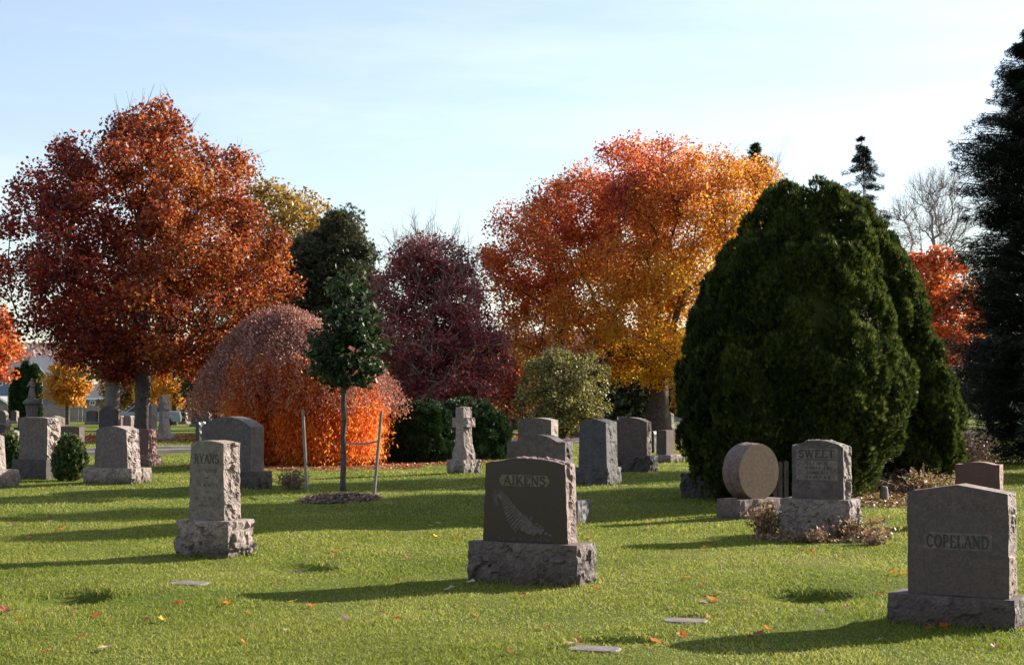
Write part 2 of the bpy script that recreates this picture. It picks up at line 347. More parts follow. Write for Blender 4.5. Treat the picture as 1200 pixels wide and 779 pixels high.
def tablet(name, w, h, d, top, rise, mats, parent, z0=0, res=.03, amp=.018, rough_top=False, taper=0., seed=0, pts=None):
    pts = pts or outline(w, h, top, rise, res, taper); n = len(pts); nd = max(3, int(d / res)) + 1
    nrm = []
    for i in range(n):
        a = pts[max(i - 1, 0)]; b = pts[min(i + 1, n - 1)]; q = Vector((-(b[1] - a[1]), b[0] - a[0])); q.normalize() if q.length > 1e-9 else None; nrm.append(q)
    V = []; 
    for j in range(nd):
        y = -d / 2 + d * j / (nd - 1); e = min(1, .28 + 2.4 * min(j, nd - 1 - j) / (nd - 1))
        for i, (x, z) in enumerate(pts):
            sidew = 1 if (rough_top or abs(nrm[i][0]) > .75) else .12
            a = amp * sidew * e * (rockn((x, y, z), seed) if amp else 0)
            V.append((x + nrm[i][0] * a, y, max(z + nrm[i][1] * a, 0) + z0))
    Fc = []; Mi = []
    for j in range(nd - 1):
        for i in range(n - 1):
            Fc.append((j * n + i, j * n + i + 1, (j + 1) * n + i + 1, (j + 1) * n + i)); Mi.append(1)
    Fc.append(tuple(range(n))[::-1]); Mi.append(0); Fc.append(tuple(range((nd - 1) * n, nd * n))); Mi.append(0)
    return mesh(name, V, Fc, mats, parent, Mi)
def rockbox(name, w, d, h, mat, parent, res=.035, amp=.03, seed=0, z0=-.04):
    bm = bmesh.new(); nx, ny, nz_ = max(2, int(w / res)), max(2, int(d / res)), max(2, int((h - z0) / res))
    def grid(o_, u, v_, nu, nv):
        g = [[bm.verts.new(Vector(o_) + Vector(u) * (i / nu) + Vector(v_) * (j / nv)) for j in range(nv + 1)] for i in range(nu + 1)]
        for i in range(nu):
            for j in range(nv): bm.faces.new((g[i][j], g[i + 1][j], g[i + 1][j + 1], g[i][j + 1]))
    H = h - z0
    grid((-w / 2, -d / 2, z0), (w, 0, 0), (0, 0, H), nx, nz_); grid((w / 2, d / 2, z0), (-w, 0, 0), (0, 0, H), nx, nz_)
    grid((w / 2, -d / 2, z0), (0, d, 0), (0, 0, H), ny, nz_); grid((-w / 2, d / 2, z0), (0, -d, 0), (0, 0, H), ny, nz_)
    grid((-w / 2, -d / 2, h), (w, 0, 0), (0, d, 0), nx, ny)
    bmesh.ops.remove_doubles(bm, verts=bm.verts, dist=1e-4)
    for v in bm.verts:
        n = Vector((0, 0, 0)); x, y, z = v.co
        if abs(x) > w / 2 - 1e-4: n.x = math.copysign(1, x)
        if abs(y) > d / 2 - 1e-4: n.y = math.copysign(1, y)
        if n.length:
            n.normalize(); k = min(1, (h - z) / .05) ; a = amp * rockn((x, y, z), seed + 5) * (.25 + .75 * k)
            bul = amp * .25 * (1 - (2 * (z / h) - 1) ** 2) if z > 0 else 0
            v.co += n * (a + bul - amp * .3)
        elif z > h - 1e-4: v.co.z += .004 * fb((x, y, seed), 6)
    me = bpy.data.meshes.new(name); bm.to_mesh(me); bm.free(); me.materials.append(mat)
    o_ = bpy.data.objects.new(name, me); C.objects.link(o_); o_.parent = parent; return o_

def headstone(label, th, tab, base, dt=.2, db=.36, top='arc', rise=.05, mats=None, bmat=None, name='headstone', cat='headstone', group=None,
              amp=.018, bamp=.03, rough_top=False, taper=0., seed=1, res=.03, ytop_ground=None, tname='tablet', pts=None):
    """tab/base: (left, right, top, bottom) as measured on the photograph, turned into metres at the depth of the stone's foot"""
    th = R(th); bx = base or tab
    mid = (bx[0] + bx[1]) / 2; _, Yn = G(mid, bx[3]); a = math.atan((mid - 600) / F); e = th - a
    def solve(l, r, d):
        return max(.08, ((r - l) * Y / F * math.cos(a) - d * abs(math.sin(e))) / math.cos(e))
    Y = Yn
    dd = db if base else dt
    for _ in range(4):
        wb = solve(bx[0], bx[1], dd); Y = Yn + (wb * abs(math.sin(th)) + dd * math.cos(th)) / 2
    X = P(mid, bx[3], Y)[0]; z = float(zg(X, Y))
    hb = (P(mid, bx[2], Yn + .03)[2] - z) if base else 0
    wt = solve(tab[0], tab[1], dt); ht = P(mid, tab[2], Y)[2] - z - hb
    e_ = empty(name, (X, Y, z), -th, label=label, cat=cat, group=group)
    if Y < 40: FEET.append((X, Y, wb, dd, -th))
    tx = (P((tab[0] + tab[1]) / 2, 500, Y)[0] - X)
    mats = mats or [G_GREY, G_GREYR]
    if base: rockbox('base', wb, db, hb, bmat or mats[1], e_, res=res * 1.1, amp=bamp, seed=seed)
    if pts: pts = pts(wt, ht)
    o_ = tablet(tname, wt, ht, dt, top, rise, mats, e_, z0=hb + (.002 if base else -.03), res=res, amp=amp, rough_top=rough_top, taper=taper, seed=seed, pts=pts)
    o_.location.x = tx / math.cos(th) * .9
    return e_, o_, wt, ht, hb

# lettering ---------------------------------------------------------
def arc(cx, cy, rx, ry, a0, a1, n=10): return [(cx + rx * math.cos(R(a0 + (a1 - a0) * i / n)), cy + ry * math.sin(R(a0 + (a1 - a0) * i / n))) for i in range(n + 1)]
GL = {
 'A': (.86, [([(.06, 0), (.43, 1)], .6), ([(.43, 1), (.80, 0)], 1), ([(.19, .34), (.67, .34)], .6)], [(.06, 0), (.80, 0)]),
 'I': (.34, [([(.17, 0), (.17, 1)], 1)], [(.17, 0), (.17, 1)]),
 'K': (.86, [([(.15, 0), (.15, 1)], 1), ([(.74, 1), (.15, .42)], .6), ([(.33, .58), (.76, 0)], 1)], [(.15, 0), (.15, 1), (.74, 1), (.76, 0)]),
 'E': (.72, [([(.15, 0), (.15, 1)], 1), ([(.06, 1), (.64, 1), (.64, .84)], .6), ([(.15, .52), (.5, .52)], .6), ([(.06, 0), (.66, 0), (.66, .18)], .6)], [(.15, 0), (.15, 1)]),
 'N': (.88, [([(.14, 0), (.14, 1)], .6), ([(.14, 1), (.74, 0)], 1), ([(.74, 0), (.74, 1)], .6)], [(.14, 0), (.10, 1), (.74, 1)]),
 'S': (.66, [(arc(.33, .75, .23, .25, 20, 250, 12) + arc(.33, .25, .25, .27, 90, -160, 12), 1)], []),
 'R': (.82, [([(.15, 0), (.15, 1)], 1), ([(.15, 1), (.40, 1)] + arc(.40, .75, .24, .25, 90, -90) + [(.15, .5)], .8), ([(.40, .5), (.72, 0)], 1)], [(.15, 0), (.12, 1), (.74, 0)]),
 'Y': (.84, [([(.06, 1), (.42, .48)], 1), ([(.78, 1), (.42, .48)], .6), ([(.42, .48), (.42, 0)], 1)], [(.06, 1), (.78, 1), (.42, 0)]),
 'C': (.80, [(arc(.42, .5, .34, .5, 45, 315, 20), 1)], []),
 'O': (.86, [(arc(.43, .5, .36, .5, 0, 360, 24), 1)], []),
 'P': (.72, [([(.15, 0), (.15, 1)], 1), ([(.15, 1), (.38, 1)] + arc(.38, .73, .24, .27, 90, -90) + [(.15, .46)], .8)], [(.15, 0), (.12, 1)]),
 'L': (.70, [([(.15, 0), (.15, 1)], 1), ([(.06, 0), (.64, 0), (.64, .2)], .6)], [(.15, 0), (.15, 1)]),
 'D': (.84, [([(.15, 0), (.15, 1)], 1), ([(.06, 1), (.38, 1)] + arc(.38, .5, .38, .5, 90, -90, 14) + [(.06, 0)], .8)], []),
 'W': (1.15, [([(.08, 1), (.32, 0)], 1), ([(.32, 0), (.57, .95)], .6), ([(.57, .95), (.82, 0)], 1), ([(.82, 0), (1.07, 1)], .6)], [(.08, 1), (.57, 1), (1.07, 1)]),
 'T': (.76, [([(.38, 0), (.38, 1)], 1), ([(.05, .85), (.05, 1), (.71, 1), (.71, .85)], .6)], [(.38, 0)]),
}
def lettering(text, cx, cz, width, height, y, mat, parent, name='lettering', thick=.13, serif=True):
    tot = sum(GL[c][0] for c in text) + .12 * (len(text) - 1); sx = width / tot; x = cx - width / 2; mb = MB(); k = 0
    def seg(a, b, t):
        nonlocal k
        d = Vector((b[0] - a[0], b[1] - a[1])); l = d.length or 1; d /= l; n = Vector((-d.y, d.x)) * t / 2; d2 = d * t * .3; k += 1
        pts = [(a[0] - d2.x + n.x, a[1] - d2.y + n.y), (a[0] - d2.x - n.x, a[1] - d2.y - n.y), (b[0] + d2.x - n.x, b[1] + d2.y - n.y), (b[0] + d2.x + n.x, b[1] + d2.y + n.y)]
        yy = y - .0030 - .00012 * (k % 9); mb.prism_xz(pts, yy, y + .001)
    for ch in text:
        wd, strokes, ser = GL[ch]
        for pl, tk in strokes:
            q = [(x + p[0] * sx, cz - height / 2 + p[1] * height) for p in pl]
            for a, b in zip(q, q[1:]): seg(a, b, thick * tk * height)
        if serif:
            for p in ser:
                px_, pz_ = x + p[0] * sx, cz - height / 2 + p[1] * height; seg((px_ - .13 * sx, pz_), (px_ + .13 * sx, pz_), .07 * height)
        x += (wd + .12) * sx
    return mb.build(name, mat, parent)
def worn_lines(rows, y, mat, parent, seed=3, name='worn_inscription'):
    r = random.Random(seed); mb = MB()
    for (cx, cz, wd, h) in rows:
        x = cx - wd / 2
        while x < cx + wd / 2:
            lw = h * r.uniform(.5, .8)
            if r.random() > .12:
                for s in range(r.choice((1, 2, 2, 3))):
                    a = x + lw * r.random() * .8; sl = r.uniform(-.4, .4) * h
                    mb.prism_xz([(a, cz - h / 2), (a + h * .13, cz - h / 2), (a + h * .13 + sl * .5, cz + h / 2), (a + sl * .5, cz + h / 2)], y - .0015 - .0001 * s, y + .001)
            x += lw
    return mb.build(name, mat, parent)

# --- the four named stones
e, o, wt, ht, hb = headstone('narrow weathered grey headstone carved RYANS with rock-faced right edge', 27, (222, 282, 516, 612), (205, 299, 611, 655), dt=.26, db=.44, top='arc', rise=.03,
                             mats=[granite('ryans_face', (.40, .36, .30), bump=.3, stain=.55, stain_col=(.26, .22, .17)), G_GREYR], bmat=G_GREYR, res=.016, amp=.035, bamp=.045, seed=2, taper=.01)
yf = -.13; zt = hb + ht; ox = o.location.x
lettering('RYANS', ox - .005, zt - .175, wt * .68, .085, yf, M_LETG, o).location = (-ox, 0, 0)
wl = worn_lines([(ox, zt - .29, .22, .03), (ox, zt - .36, .06, .012), (ox, zt - .43, .24, .03), (ox, zt - .50, .05, .012), (ox, zt - .56, .28, .035), (ox, zt - .63, .2, .02)], yf, plain('worn_cut', (.085, .072, .058)), o); wl.location = (-ox, 0, 0)

e, o, wt, ht, hb = headstone('polished dark red-brown headstone carved AIKENS above a horn of plenty', 27, (566, 676, 537, 641), (547, 697, 639, 686), dt=.19, db=.36, top='arc', rise=.045,
                             mats=[G_RED, G_REDR], bmat=granite('aikens_base', (.23, .195, .185), bump=.8, stain=.5), res=.016, amp=.022, bamp=.03, rough_top=True, seed=4, taper=.025)
zt = hb + ht; ox = o.location.x; yf = -.095
mb = MB(); pw, ph = .235, .047
pts = []
for s in (1, -1):
    pts += [(s * (pw - .02), -s * ph), (s * (pw - .012), -s * ph * .55), (s * pw * 1.0, -s * ph * .3), (s * pw, s * ph * .3), (s * (pw - .012), s * ph * .55), (s * (pw - .02), s * ph)]
pcx, pcz = -.005, zt - .185
mb.prism_xz([(pcx + x, pcz + z) for x, z in pts], yf - .004, yf + .01)
pn = mb.build('name_panel', M_CREAM, o)
lettering('AIKENS', pcx, pcz, pw * 1.68, ph * 1.55, yf - .004, M_LETD, pn, thick=.17)
# horn of plenty: a curved ribbed horn and its fruit, frosted carving
mb = MB(); path = [(-.262, .385), (-.285, .42), (-.29, .46), (-.262, .488), (-.225, .48), (-.19, .44), (-.165, .39), (-.13, .33), (-.085, .27), (-.03, .22)]
widths = [.016, .02, .026, .032, .036, .042, .05, .062, .075, .09]
def cr_(P_, n):
    r = []
    for i in range(len(P_) - 1):
        a = P_[max(i - 1, 0)]; b = P_[i]; c = P_[i + 1]; d = P_[min(i + 2, len(P_) - 1)]
        for k in range(n):
            t_ = k / n; r.append(tuple(.5 * (2 * b[q] + (c[q] - a[q]) * t_ + (2 * a[q] - 5 * b[q] + 4 * c[q] - d[q]) * t_ * t_ + (3 * b[q] - a[q] - 3 * c[q] + d[q]) * t_ ** 3) for q in range(len(b))))
    return r + [P_[-1]]
full = cr_([(x, z, w_) for (x, z), w_ in zip(path, widths)], 3); BZ = hb - .075
for i in range(len(full) - 1):
    a, b = full[i], full[i + 1]; d = Vector((b[0] - a[0], b[1] - a[1])).normalized(); n = Vector((-d.y, d.x)); a2 = (a[0] + (b[0] - a[0]) * .74, a[1] + (b[1] - a[1]) * .74)
    mb.prism_xz([(a[0] + n.x * a[2], a[1] + n.y * a[2] + BZ), (a[0] - n.x * a[2], a[1] - n.y * a[2] + BZ), (a2[0] - n.x * b[2], a2[1] - n.y * b[2] + BZ), (a2[0] + n.x * b[2], a2[1] + n.y * b[2] + BZ)], yf - .003 - .0002 * (i % 3), yf + .001)
mb.build('horn_carving', M_CARVE, o)
mb = MB(); rr = random.Random(5)
for i, (x, z, r_) in enumerate([(.0, .27, .035), (.04, .24, .034), (-.01, .20, .036), (.035, .18, .036), (.075, .21, .03), (.085, .165, .028), (.12, .19, .026), (.15, .17, .022), (.17, .195, .018), (.115, .235, .018), (.2, .16, .016), (.06, .285, .02), (.235, .15, .013), (.145, .215, .014)]):
    pp = [(x + r_ * rr.uniform(.75, 1.1) * math.cos(k * .63), z + BZ + r_ * rr.uniform(.75, 1.1) * math.sin(k * .63)) for k in range(10)]
    mb.prism_xz(pp, yf - .003 - .0002 * i, yf + .001)
mb.build('fruit_carving', M_CARVE, o)
mb = MB()
for i in range(34):
    x = rr.uniform(-.28, .27); z = hb + .012 + abs(rr.gauss(0, .018)); mb.prism_xz([(x, z), (x + .008, z), (x + rr.uniform(-.02, .03), z + rr.uniform(.01, .03))], yf - .002 - .0001 * (i % 9), yf + .001)
mb.build('grass_carving', M_CARVE, o)

e, o, wt, ht, hb = headstone('large brown headstone with shallow peaked top carved COPELAND', 30, (1062, 1189, 567, 706), (1040, 1204, 703, 740), dt=.22, db=.36, top='peak', rise=.055,
                             mats=[G_COPE, G_BROWNR], bmat=granite('copeland_base', (.17, .14, .135), bump=.6, stain=.4), res=.016, amp=.018, bamp=.02, seed=7)
zt = hb + ht; ox = o.location.x; yf = -.11
mb = MB(); mb.box(-.235, .235, yf - .003, yf + .01, zt - .445, zt - .33); pn = mb.build('name_panel', M_PANEL, o)
lettering('COPELAND', 0, zt - .3875, .425, .08, yf - .003, M_LETD, pn, thick=.13)
mb = MB(); rr = random.Random(9)
def rose(x, z, s, k0):
    for k in range(6):
        a = k * 1.047 + .3; c = (x + math.cos(a) * s * .55, z + math.sin(a) * s * .55)
        mb.prism_xz([(c[0] + s * .42 * math.cos(q * .785), c[1] + s * .42 * math.sin(q * .785)) for q in range(8)], yf - .0015 - .0002 * ((k + k0) % 8), yf + .001)
for sgn in (-1, 1):
    rose(sgn * .12, zt - .135, .036, 0); rose(sgn * .155, zt - .15, .022, 3)
    for k in range(7):
        x = sgn * (.17 + k * .012); z = zt - .16 + rr.uniform(-.02, .02); mb.prism_xz([(x, z), (x + .02, z + .008), (x + .03 * sgn, z - .008)][::1], yf - .002 - .0001 * k, yf + .001)
mb.prism_xz([(-.055, zt - .16), (.055, zt - .16), (.05, zt - .115), (.0, zt - .10), (-.05, zt - .115)], yf - .0018, yf + .001)
mb.build('rose_carving', granite('faint_carving', (.25, .19, .18), bump=.2, stain=.2), o)

e, o, wt, ht, hb = headstone('grey headstone carved SWEET on a tall rough base ringed by withered plants', 30, (928, 997, 516, 587), (914, 1009, 586, 633), dt=.27, db=.42, top='arc', rise=.07,
                             mats=[granite('sweet_face', (.22, .195, .185), bump=.4, stain=.4), granite('sweet_rough', (.30, .275, .255), bump=.9, stain=.3)], res=.018, amp=.035, bamp=.03, rough_top=True, seed=11)
zt = hb + ht; yf = -.135
fr = granite('sweet_panel', (.36, .33, .32), bump=.3, stain=.3)
mb = MB(); pw = wt * .40
mb.box(-pw - .015, pw, yf - .003, yf + .01, zt - .20, zt - .085)
pn = mb.build('name_panel', fr, o); lettering('SWEET', -.01, zt - .142, pw * 1.75, .078, yf - .003, M_LETD, pn, thick=.2)
mb = MB(); mb.box(-pw - .015, pw, yf - .003, yf + .01, zt - .43, zt - .215); pn = mb.build('inscription_panel', fr, o)
worn_lines([(0, zt - .25, .24, .028), (0, zt - .30, .3, .03), (.02, zt - .35, .2, .03), (0, zt - .40, .28, .03)], yf - .003, M_LETD, pn, 8)

# --- the other stones, nearest rows first
def cross_pts(wt, ht):
    a = wt / 2; s = wt * .27; return [(-a, 0), (-a, ht * .10), (-a * .82, ht * .2), (-a * .62, ht * .3), (-s * 1.02, ht * .45), (-s * .95, ht * .62), (-a, ht * .62), (-a, ht * .80), (-s, ht * .80), (-s, ht), (s, ht), (s, ht * .80), (a, ht * .80), (a, ht * .62),
            (s * .95, ht * .62), (s * 1.02, ht * .45), (a * .62, ht * .3), (a * .82, ht * .2), (a, ht * .1), (a, 0)]
def dense(f, step=.04):
    def g(w_, h_):
        p = f(w_, h_); r = []
        for a, b in zip(p, p[1:]):
            n = max(1, int(math.hypot(b[0] - a[0], b[1] - a[1]) / step)); r += [(a[0] + (b[0] - a[0]) * k / n, a[1] + (b[1] - a[1]) * k / n) for k in range(n)]
        return r + [p[-1]]
    return g
PALE2 = [G_PALE, G_PALER]; GREY2 = [G_GREY, G_GREYR]; DARK2 = [G_DARK, G_GREYR]; BLUE2 = [G_BLUE, G_BLUE]; BROWN2 = [G_BROWN, G_BROWNR]; PINK2 = [G_PINK, G_PINKR]
headstone('rough grey stone cross on a square base in front of the dark yew bushes', 42, (530, 557, 477, 540), (523, 564, 539, 556), dt=.24, db=.5, mats=[G_GREYR, G_GREYR], pts=dense(cross_pts), amp=.02, bamp=.03, rough_top=True, seed=13, name='stone_cross', cat='stone cross', tname='cross')
headstone('wide grey headstone with curved top partly hidden behind the AIKENS stone', 24, (594, 671, 509, 588), (583, 692, 587, 614), dt=.26, db=.42, top='serp', rise=.09, mats=[granite('serp_face', (.235, .205, .19), bump=.2, stain=.3), G_DARK], bmat=G_BLUE, seed=14)
headstone('tall blue-grey streaked headstone with stepped plinth right of the AIKENS stone', 30, (678, 724, 491, 549), (673, 728, 548, 569), dt=.42, db=.52, top='gable', rise=.05, mats=BLUE2, amp=.012, bamp=.02, rough_top=True, seed=15, taper=.02)
headstone('brown arched headstone with bright rock-faced edge behind the blue-grey one', 27, (716, 763, 489, 536), (712, 771, 534, 553), dt=.24, db=.42, top='arc', rise=.1, mats=BROWN2, bmat=G_DARK, amp=.03, bamp=.03, seed=16)
headstone('slim pink granite headstone on a long low rough base', 40, (769, 790, 504, 534), (768, 802, 533, 542), dt=.32, db=.55, top='flat', rise=.01, mats=[G_DARK, G_PINK], bmat=G_GREYR, amp=.002, bamp=.02, seed=17)
headstone('flat-topped pale grey headstone seen over the curved grey stone', 30, (607, 654, 488, 532), None, dt=.38, top='arc', rise=.06, mats=[G_GREY, G_PALER], amp=.01, seed=18)
headstone('grey headstone half hidden by the left flank of the big clipped cedar', 20, (812, 850, 520, 556), (798, 860, 555, 583), dt=.3, db=.5, top='flat', rise=.02, mats=DARK2, bmat=G_DARK, seed=19)
headstone('low red granite headstone with rough pale edge behind the COPELAND stone', 28, (1119, 1175, 541, 606), (1112, 1185, 606, 618), dt=.2, db=.3, top='serp', rise=.03, mats=[granite('red_face', (.16, .055, .045), rough=.3, bump=0, stain=.3), G_PINKR], bmat=G_REDR, amp=.015, seed=20)
headstone('big grey headstone with low arched top just behind the RYANS stone', 24, (236, 309, 488, 556), (228, 319, 553, 574), dt=.4, db=.55, top='arc', rise=.17, mats=[granite('arched_face', (.235, .215, .21), bump=.2, stain=.25), G_GREY], bmat=G_DARK, amp=.004, bamp=.02, seed=21)
headstone('grey headstone with bulging rough right edge on a wide low base', 27, (111, 165, 499, 552), (97, 178, 549, 568), dt=.34, db=.55, top='arc', rise=.07, mats=[granite('left_face', (.30, .265, .255), bump=.15, stain=.2), G_PALER], bmat=G_GREYR, amp=.05, bamp=.03, seed=22, taper=.04)
headstone('square grey headstone with scalloped left edge standing between two small bushes', 27, (23, 71, 489, 541), (14, 76, 539, 562), dt=.34, db=.5, top='flat', rise=.03, mats=[granite('square_face', (.29, .26, .245), bump=.2, stain=.25), G_PALER], bmat=G_DARK, amp=.05, bamp=.01, seed=23)
headstone('pale tapering headstone cut by the left edge of the photo', 27, (-44, 7, 508, 553), (-56, 23, 551, 571), dt=.3, db=.5, top='arc', rise=.05, mats=PALE2, bmat=G_GREYR, seed=24, taper=.05)
headstone('pink-brown headstone with rough pink edge beside the wide-based grey stone', 27, (158, 184, 503, 535), (156, 190, 533, 546), dt=.3, db=.45, top='flat', rise=.01, mats=PINK2, bmat=G_PINKR, amp=.03, bamp=.04, seed=25)
headstone('brown headstone seen behind the small conical bush', 22, (66, 99, 498, 540), None, dt=.2, top='flat', rise=.01, mats=[G_BROWN, G_BROWN], amp=.005, seed=26)
headstone('tall pale stone cross beyond the lane near the big maple trunk', 35, (184, 199, 463, 510), (185, 206, 508, 517), dt=.3, db=.6, mats=[G_PALE, G_PALER], pts=dense(cross_pts, .06), amp=.03, bamp=.03, rough_top=True, seed=27, res=.05, name='stone_cross', cat='stone cross', tname='cross')
headstone('whitish upright slab just left of the tall pale cross', 30, (174, 184, 472, 512), None, dt=.3, top='arc', rise=.1, mats=PALE2, amp=.03, seed=28, res=.05)
headstone('dark round-shouldered headstone left of the big maple trunk', 25, (116, 139, 476, 506), (112, 141, 504, 513), dt=.35, db=.6, top='serp', rise=.15, mats=[G_DARK, G_DARK], seed=29, res=.05)
# disc stone
X, Y = G(875, 609); Y += .3; X = P(880, 600, Y)[0]
e = empty('disc_headstone', (X, Y, float(zg(X, Y))), R(37), label='round disc-shaped headstone with plain tan face on a low mauve base', cat='headstone')
s_ = Y / F; rad = (588 - 522) * s_ / 2; hb = (609 - 587) * s_
rockbox('base', .80, .42, hb, G_MAUVE, e, res=.04, amp=.02, seed=31)
mb = MB(); n = 48; nd = 9; dp = .30; vv = []; ff = []; mi = []
for j in range(nd):
    for i in range(n):
        a = 2 * math.pi * i / n; k = rad + (.012 * rockn((math.cos(a), j * .06, math.sin(a)), 3) if 0 < j < nd - 1 else -.006)
        vv.append((k * math.cos(a), -dp / 2 + dp * j / (nd - 1), hb + rad - .02 + k * math.sin(a)))
for j in range(nd - 1):
    for i in range(n): ff.append((j * n + i, j * n + (i + 1) % n, (j + 1) * n + (i + 1) % n, (j + 1) * n + i)); mi.append(1)
ff.append(tuple(range(n))); ff.append(tuple(range((nd - 1) * n, nd * n))[::-1]); mi += [0, 0]
mesh('disc', vv, ff, [G_TAN, G_MAUVE], e, mi)

# statue monument
X, Y = G(37, 512); s_ = Y / F
e = empty('statue_monument', (X, Y, float(zg(X, Y))), R(-20), label='pale figure standing on a domed round pedestal among the distant stones', cat='monument')
zz = lambda py: float(P(36, py, Y)[2] - zg(X, Y))
mb = MB(); rockbox('base', .9, .9, .35, G_DARK, e, res=.1, amp=.02)
mb.box(-.35, .35, -.35, .35, .352, zz(489)); mb.lathe([(.22, zz(489)), (.2, zz(486)), (.24, zz(476)), (.24, zz(475))], n=16)
mb.lathe([(.25, zz(475)), (.32, zz(473)), (.32, zz(471)), (.2, zz(467)), (.12, zz(465.5))], n=20); mb.build('pedestal', G_GREY, e)
mb = MB(); mb.lathe([(.12, zz(466)), (.14, zz(464)), (.10, zz(457)), (.085, zz(453)), (.12, zz(449)), (.10, zz(447)), (.04, zz(446.3))], n=12)
mb.frustum((-.1, 0, zz(449.5)), (-.14, -.08, zz(453)), .04, .035, 8); mb.frustum((-.14, -.08, zz(453)), (-.02, -.13, zz(451)), .035, .03, 8)
mb.frustum((.1, 0, zz(449.5)), (.13, -.08, zz(453)), .04, .035, 8); mb.frustum((.13, -.08, zz(453)), (.02, -.13, zz(451)), .035, .03, 8)
mb.lathe([(.03, zz(446.6)), (.055, zz(445.6)), (.06, zz(444.6)), (.045, zz(443.4)), (.01, zz(443))], n=10); mb.build('figure', G_PALE, e, smooth=True)

# far stones: left, right, top, bottom, top shape, materials, label
FG = 'small distant headstones beyond the lane'
far = [
 (-3, 10, 481, 499, 'arch', GREY2, 'small distant arched headstone at the far left edge'),
 (-6, 12, 497, 510, 'flat', DARK2, 'low dark block headstone near the left edge below the arched one'),
 (12, 22, 481, 496, 'arc', DARK2, 'small dark headstone left of the statue pedestal'),
 (2, 26, 504, 522, 'arc', PALE2, 'pale low headstone peeping out left of the square grey stone'),
 (42, 53, 477, 492, 'flat', BLUE2, 'little blue-grey headstone right of the statue'),
 (50, 76, 487, 508, 'serp', GREY2, 'grey headstone showing behind the square grey stone'),
 (76, 86, 477, 492, 'flat', PALE2, 'small light headstone below the yellow maple'),
 (86, 100, 480, 492, 'flat', DARK2, 'dark low headstone in the farthest row near the fence'),
 (101, 115, 481, 497, 'arc', BLUE2, 'blue-grey headstone on the bright strip left of the dark round one'),
 (139, 150, 473, 490, 'flat', BLUE2, 'narrow blue-grey headstone left of the maple trunk'),
 (144, 159, 487, 507, 'flat', PALE2, 'light square headstone in front of the maple trunk foot'),
 (137, 146, 487, 501, 'flat', PINK2, 'small red headstone beside the light square one'),
 (196, 206, 476, 495, 'arc', BLUE2, 'grey headstone just right of the tall pale cross'),
 (206, 220, 483, 497, 'flat', DARK2, 'dark headstone right of the tall pale cross in the far row'),
 (224, 248, 482, 500, 'flat', GREY2, 'wide grey headstone under the left skirt of the weeping tree'),
 (229, 241, 494, 520, 'flat', [G_BLACK, G_BLACK], 'black slab behind the big arched grey stone'),
 (250, 262, 484, 499, 'arc', BROWN2, 'brown distant headstone under the weeping tree skirt'),
 (668, 682, 494, 514, 'flat', PINK2, 'dark reddish headstone left of the tall blue-grey one'),
 (712, 724, 483, 498, 'arc', DARK2, 'dark headstone with rounded top behind the brown arched stone'),
 (725, 743, 479, 497, 'flat', PALE2, 'boxy pale headstone over the brown arched stone'),
 (744, 751, 484, 497, 'arch', PALE2, 'tiny whitish rounded headstone left of the orange maple trunk'),
 (757, 767, 472, 508, 'gable', [G_BLUE, G_BLUE], 'tall slate-grey obelisk-like slab against the orange maple trunk'),
 (782, 790, 484, 503, 'arch', PALE2, 'whitish rounded headstone right of the orange maple trunk'),
 (759, 770, 505, 530, 'flat', [G_BLACK, G_BLACK], 'black slab half hidden by the slim pink headstone'),
 (799, 808, 500, 512, 'flat', DARK2, 'small dark headstone at the edge of the clipped cedar'),
 (594, 606, 490, 500, 'flat', GREY2, 'little grey headstone right of the yew bushes'),
 (272, 284, 486, 500, 'flat', DARK2, 'small dark headstone near the weeping tree stem'),
]
for i, (l, r_, t_, b_, tp, mt, lb) in enumerate(far):
    hb_ = 3
    headstone(lb, 20 + (i * 37) % 17, (l, r_, t_, b_ - hb_), (l - 2, r_ + 3, b_ - hb_, b_), dt=.3, db=.5, top=tp, rise=.08, mats=mt, bmat=G_GREYR if mt[0] is not G_BLACK else G_BLACK, group=FG, seed=40 + i, res=.09, amp=.02, bamp=.02)
# small distant cross
headstone('tiny distant stone cross below the yellow maple', 30, (63, 71, 476, 490), (62, 73, 489, 493), dt=.2, db=.4, mats=GREY2, pts=dense(cross_pts, .1), amp=0, bamp=.02, seed=77, res=.09, name='stone_cross', cat='stone cross', tname='cross')

# flat grave markers
for (px_, py_, a, b, lb) in [(221, 685, .17, .14, 'small pale flat marker sunk in grass in front of the RYANS stone'), (803, 729, .16, .11, 'flat stone marker with an orange leaf at its corner'), (697, 763, .17, .11, 'flat stone marker nearest the bottom edge of the photo'),
                          (85, 703, .12, .08, 'stone marker lying deep in a leaf-filled hollow at lower left'), (950, 699, .14, .08, 'dark marker at the bottom of the hollow left of the COPELAND stone')]:
    x, y = G(px_, py_); mb = MB(); n = 14; rr = random.Random(px_)
    pts = [(a * math.copysign(abs(math.cos(q)) ** .5, math.cos(q)) * rr.uniform(.95, 1.03), b * math.copysign(abs(math.sin(q)) ** .5, math.sin(q))) for q in [2 * math.pi * i / n for i in range(n)]]
    mb.add([(p, q, -.04) for p, q in pts] + [(p, q, .0) for p, q in pts] + [(p * .94, q * .94, .008) for p, q in pts], [(i, (i + 1) % n, (i + 1) % n + n, i + n) for i in range(n)] + [(i + n, (i + 1) % n + n, (i + 1) % n + 2 * n, i + 2 * n) for i in range(n)] + [tuple(range(2 * n, 3 * n))])
    o = mb.build('flat_grave_marker', G_PALE if px_ in (221, 803, 697) else G_DARK); o.location = (x, y, float(zg(x, y)) + (.004 if px_ in (221, 803, 697) else .006)); o.rotation_euler = (0, 0, -.3)
    tag(o, lb, 'grave marker')

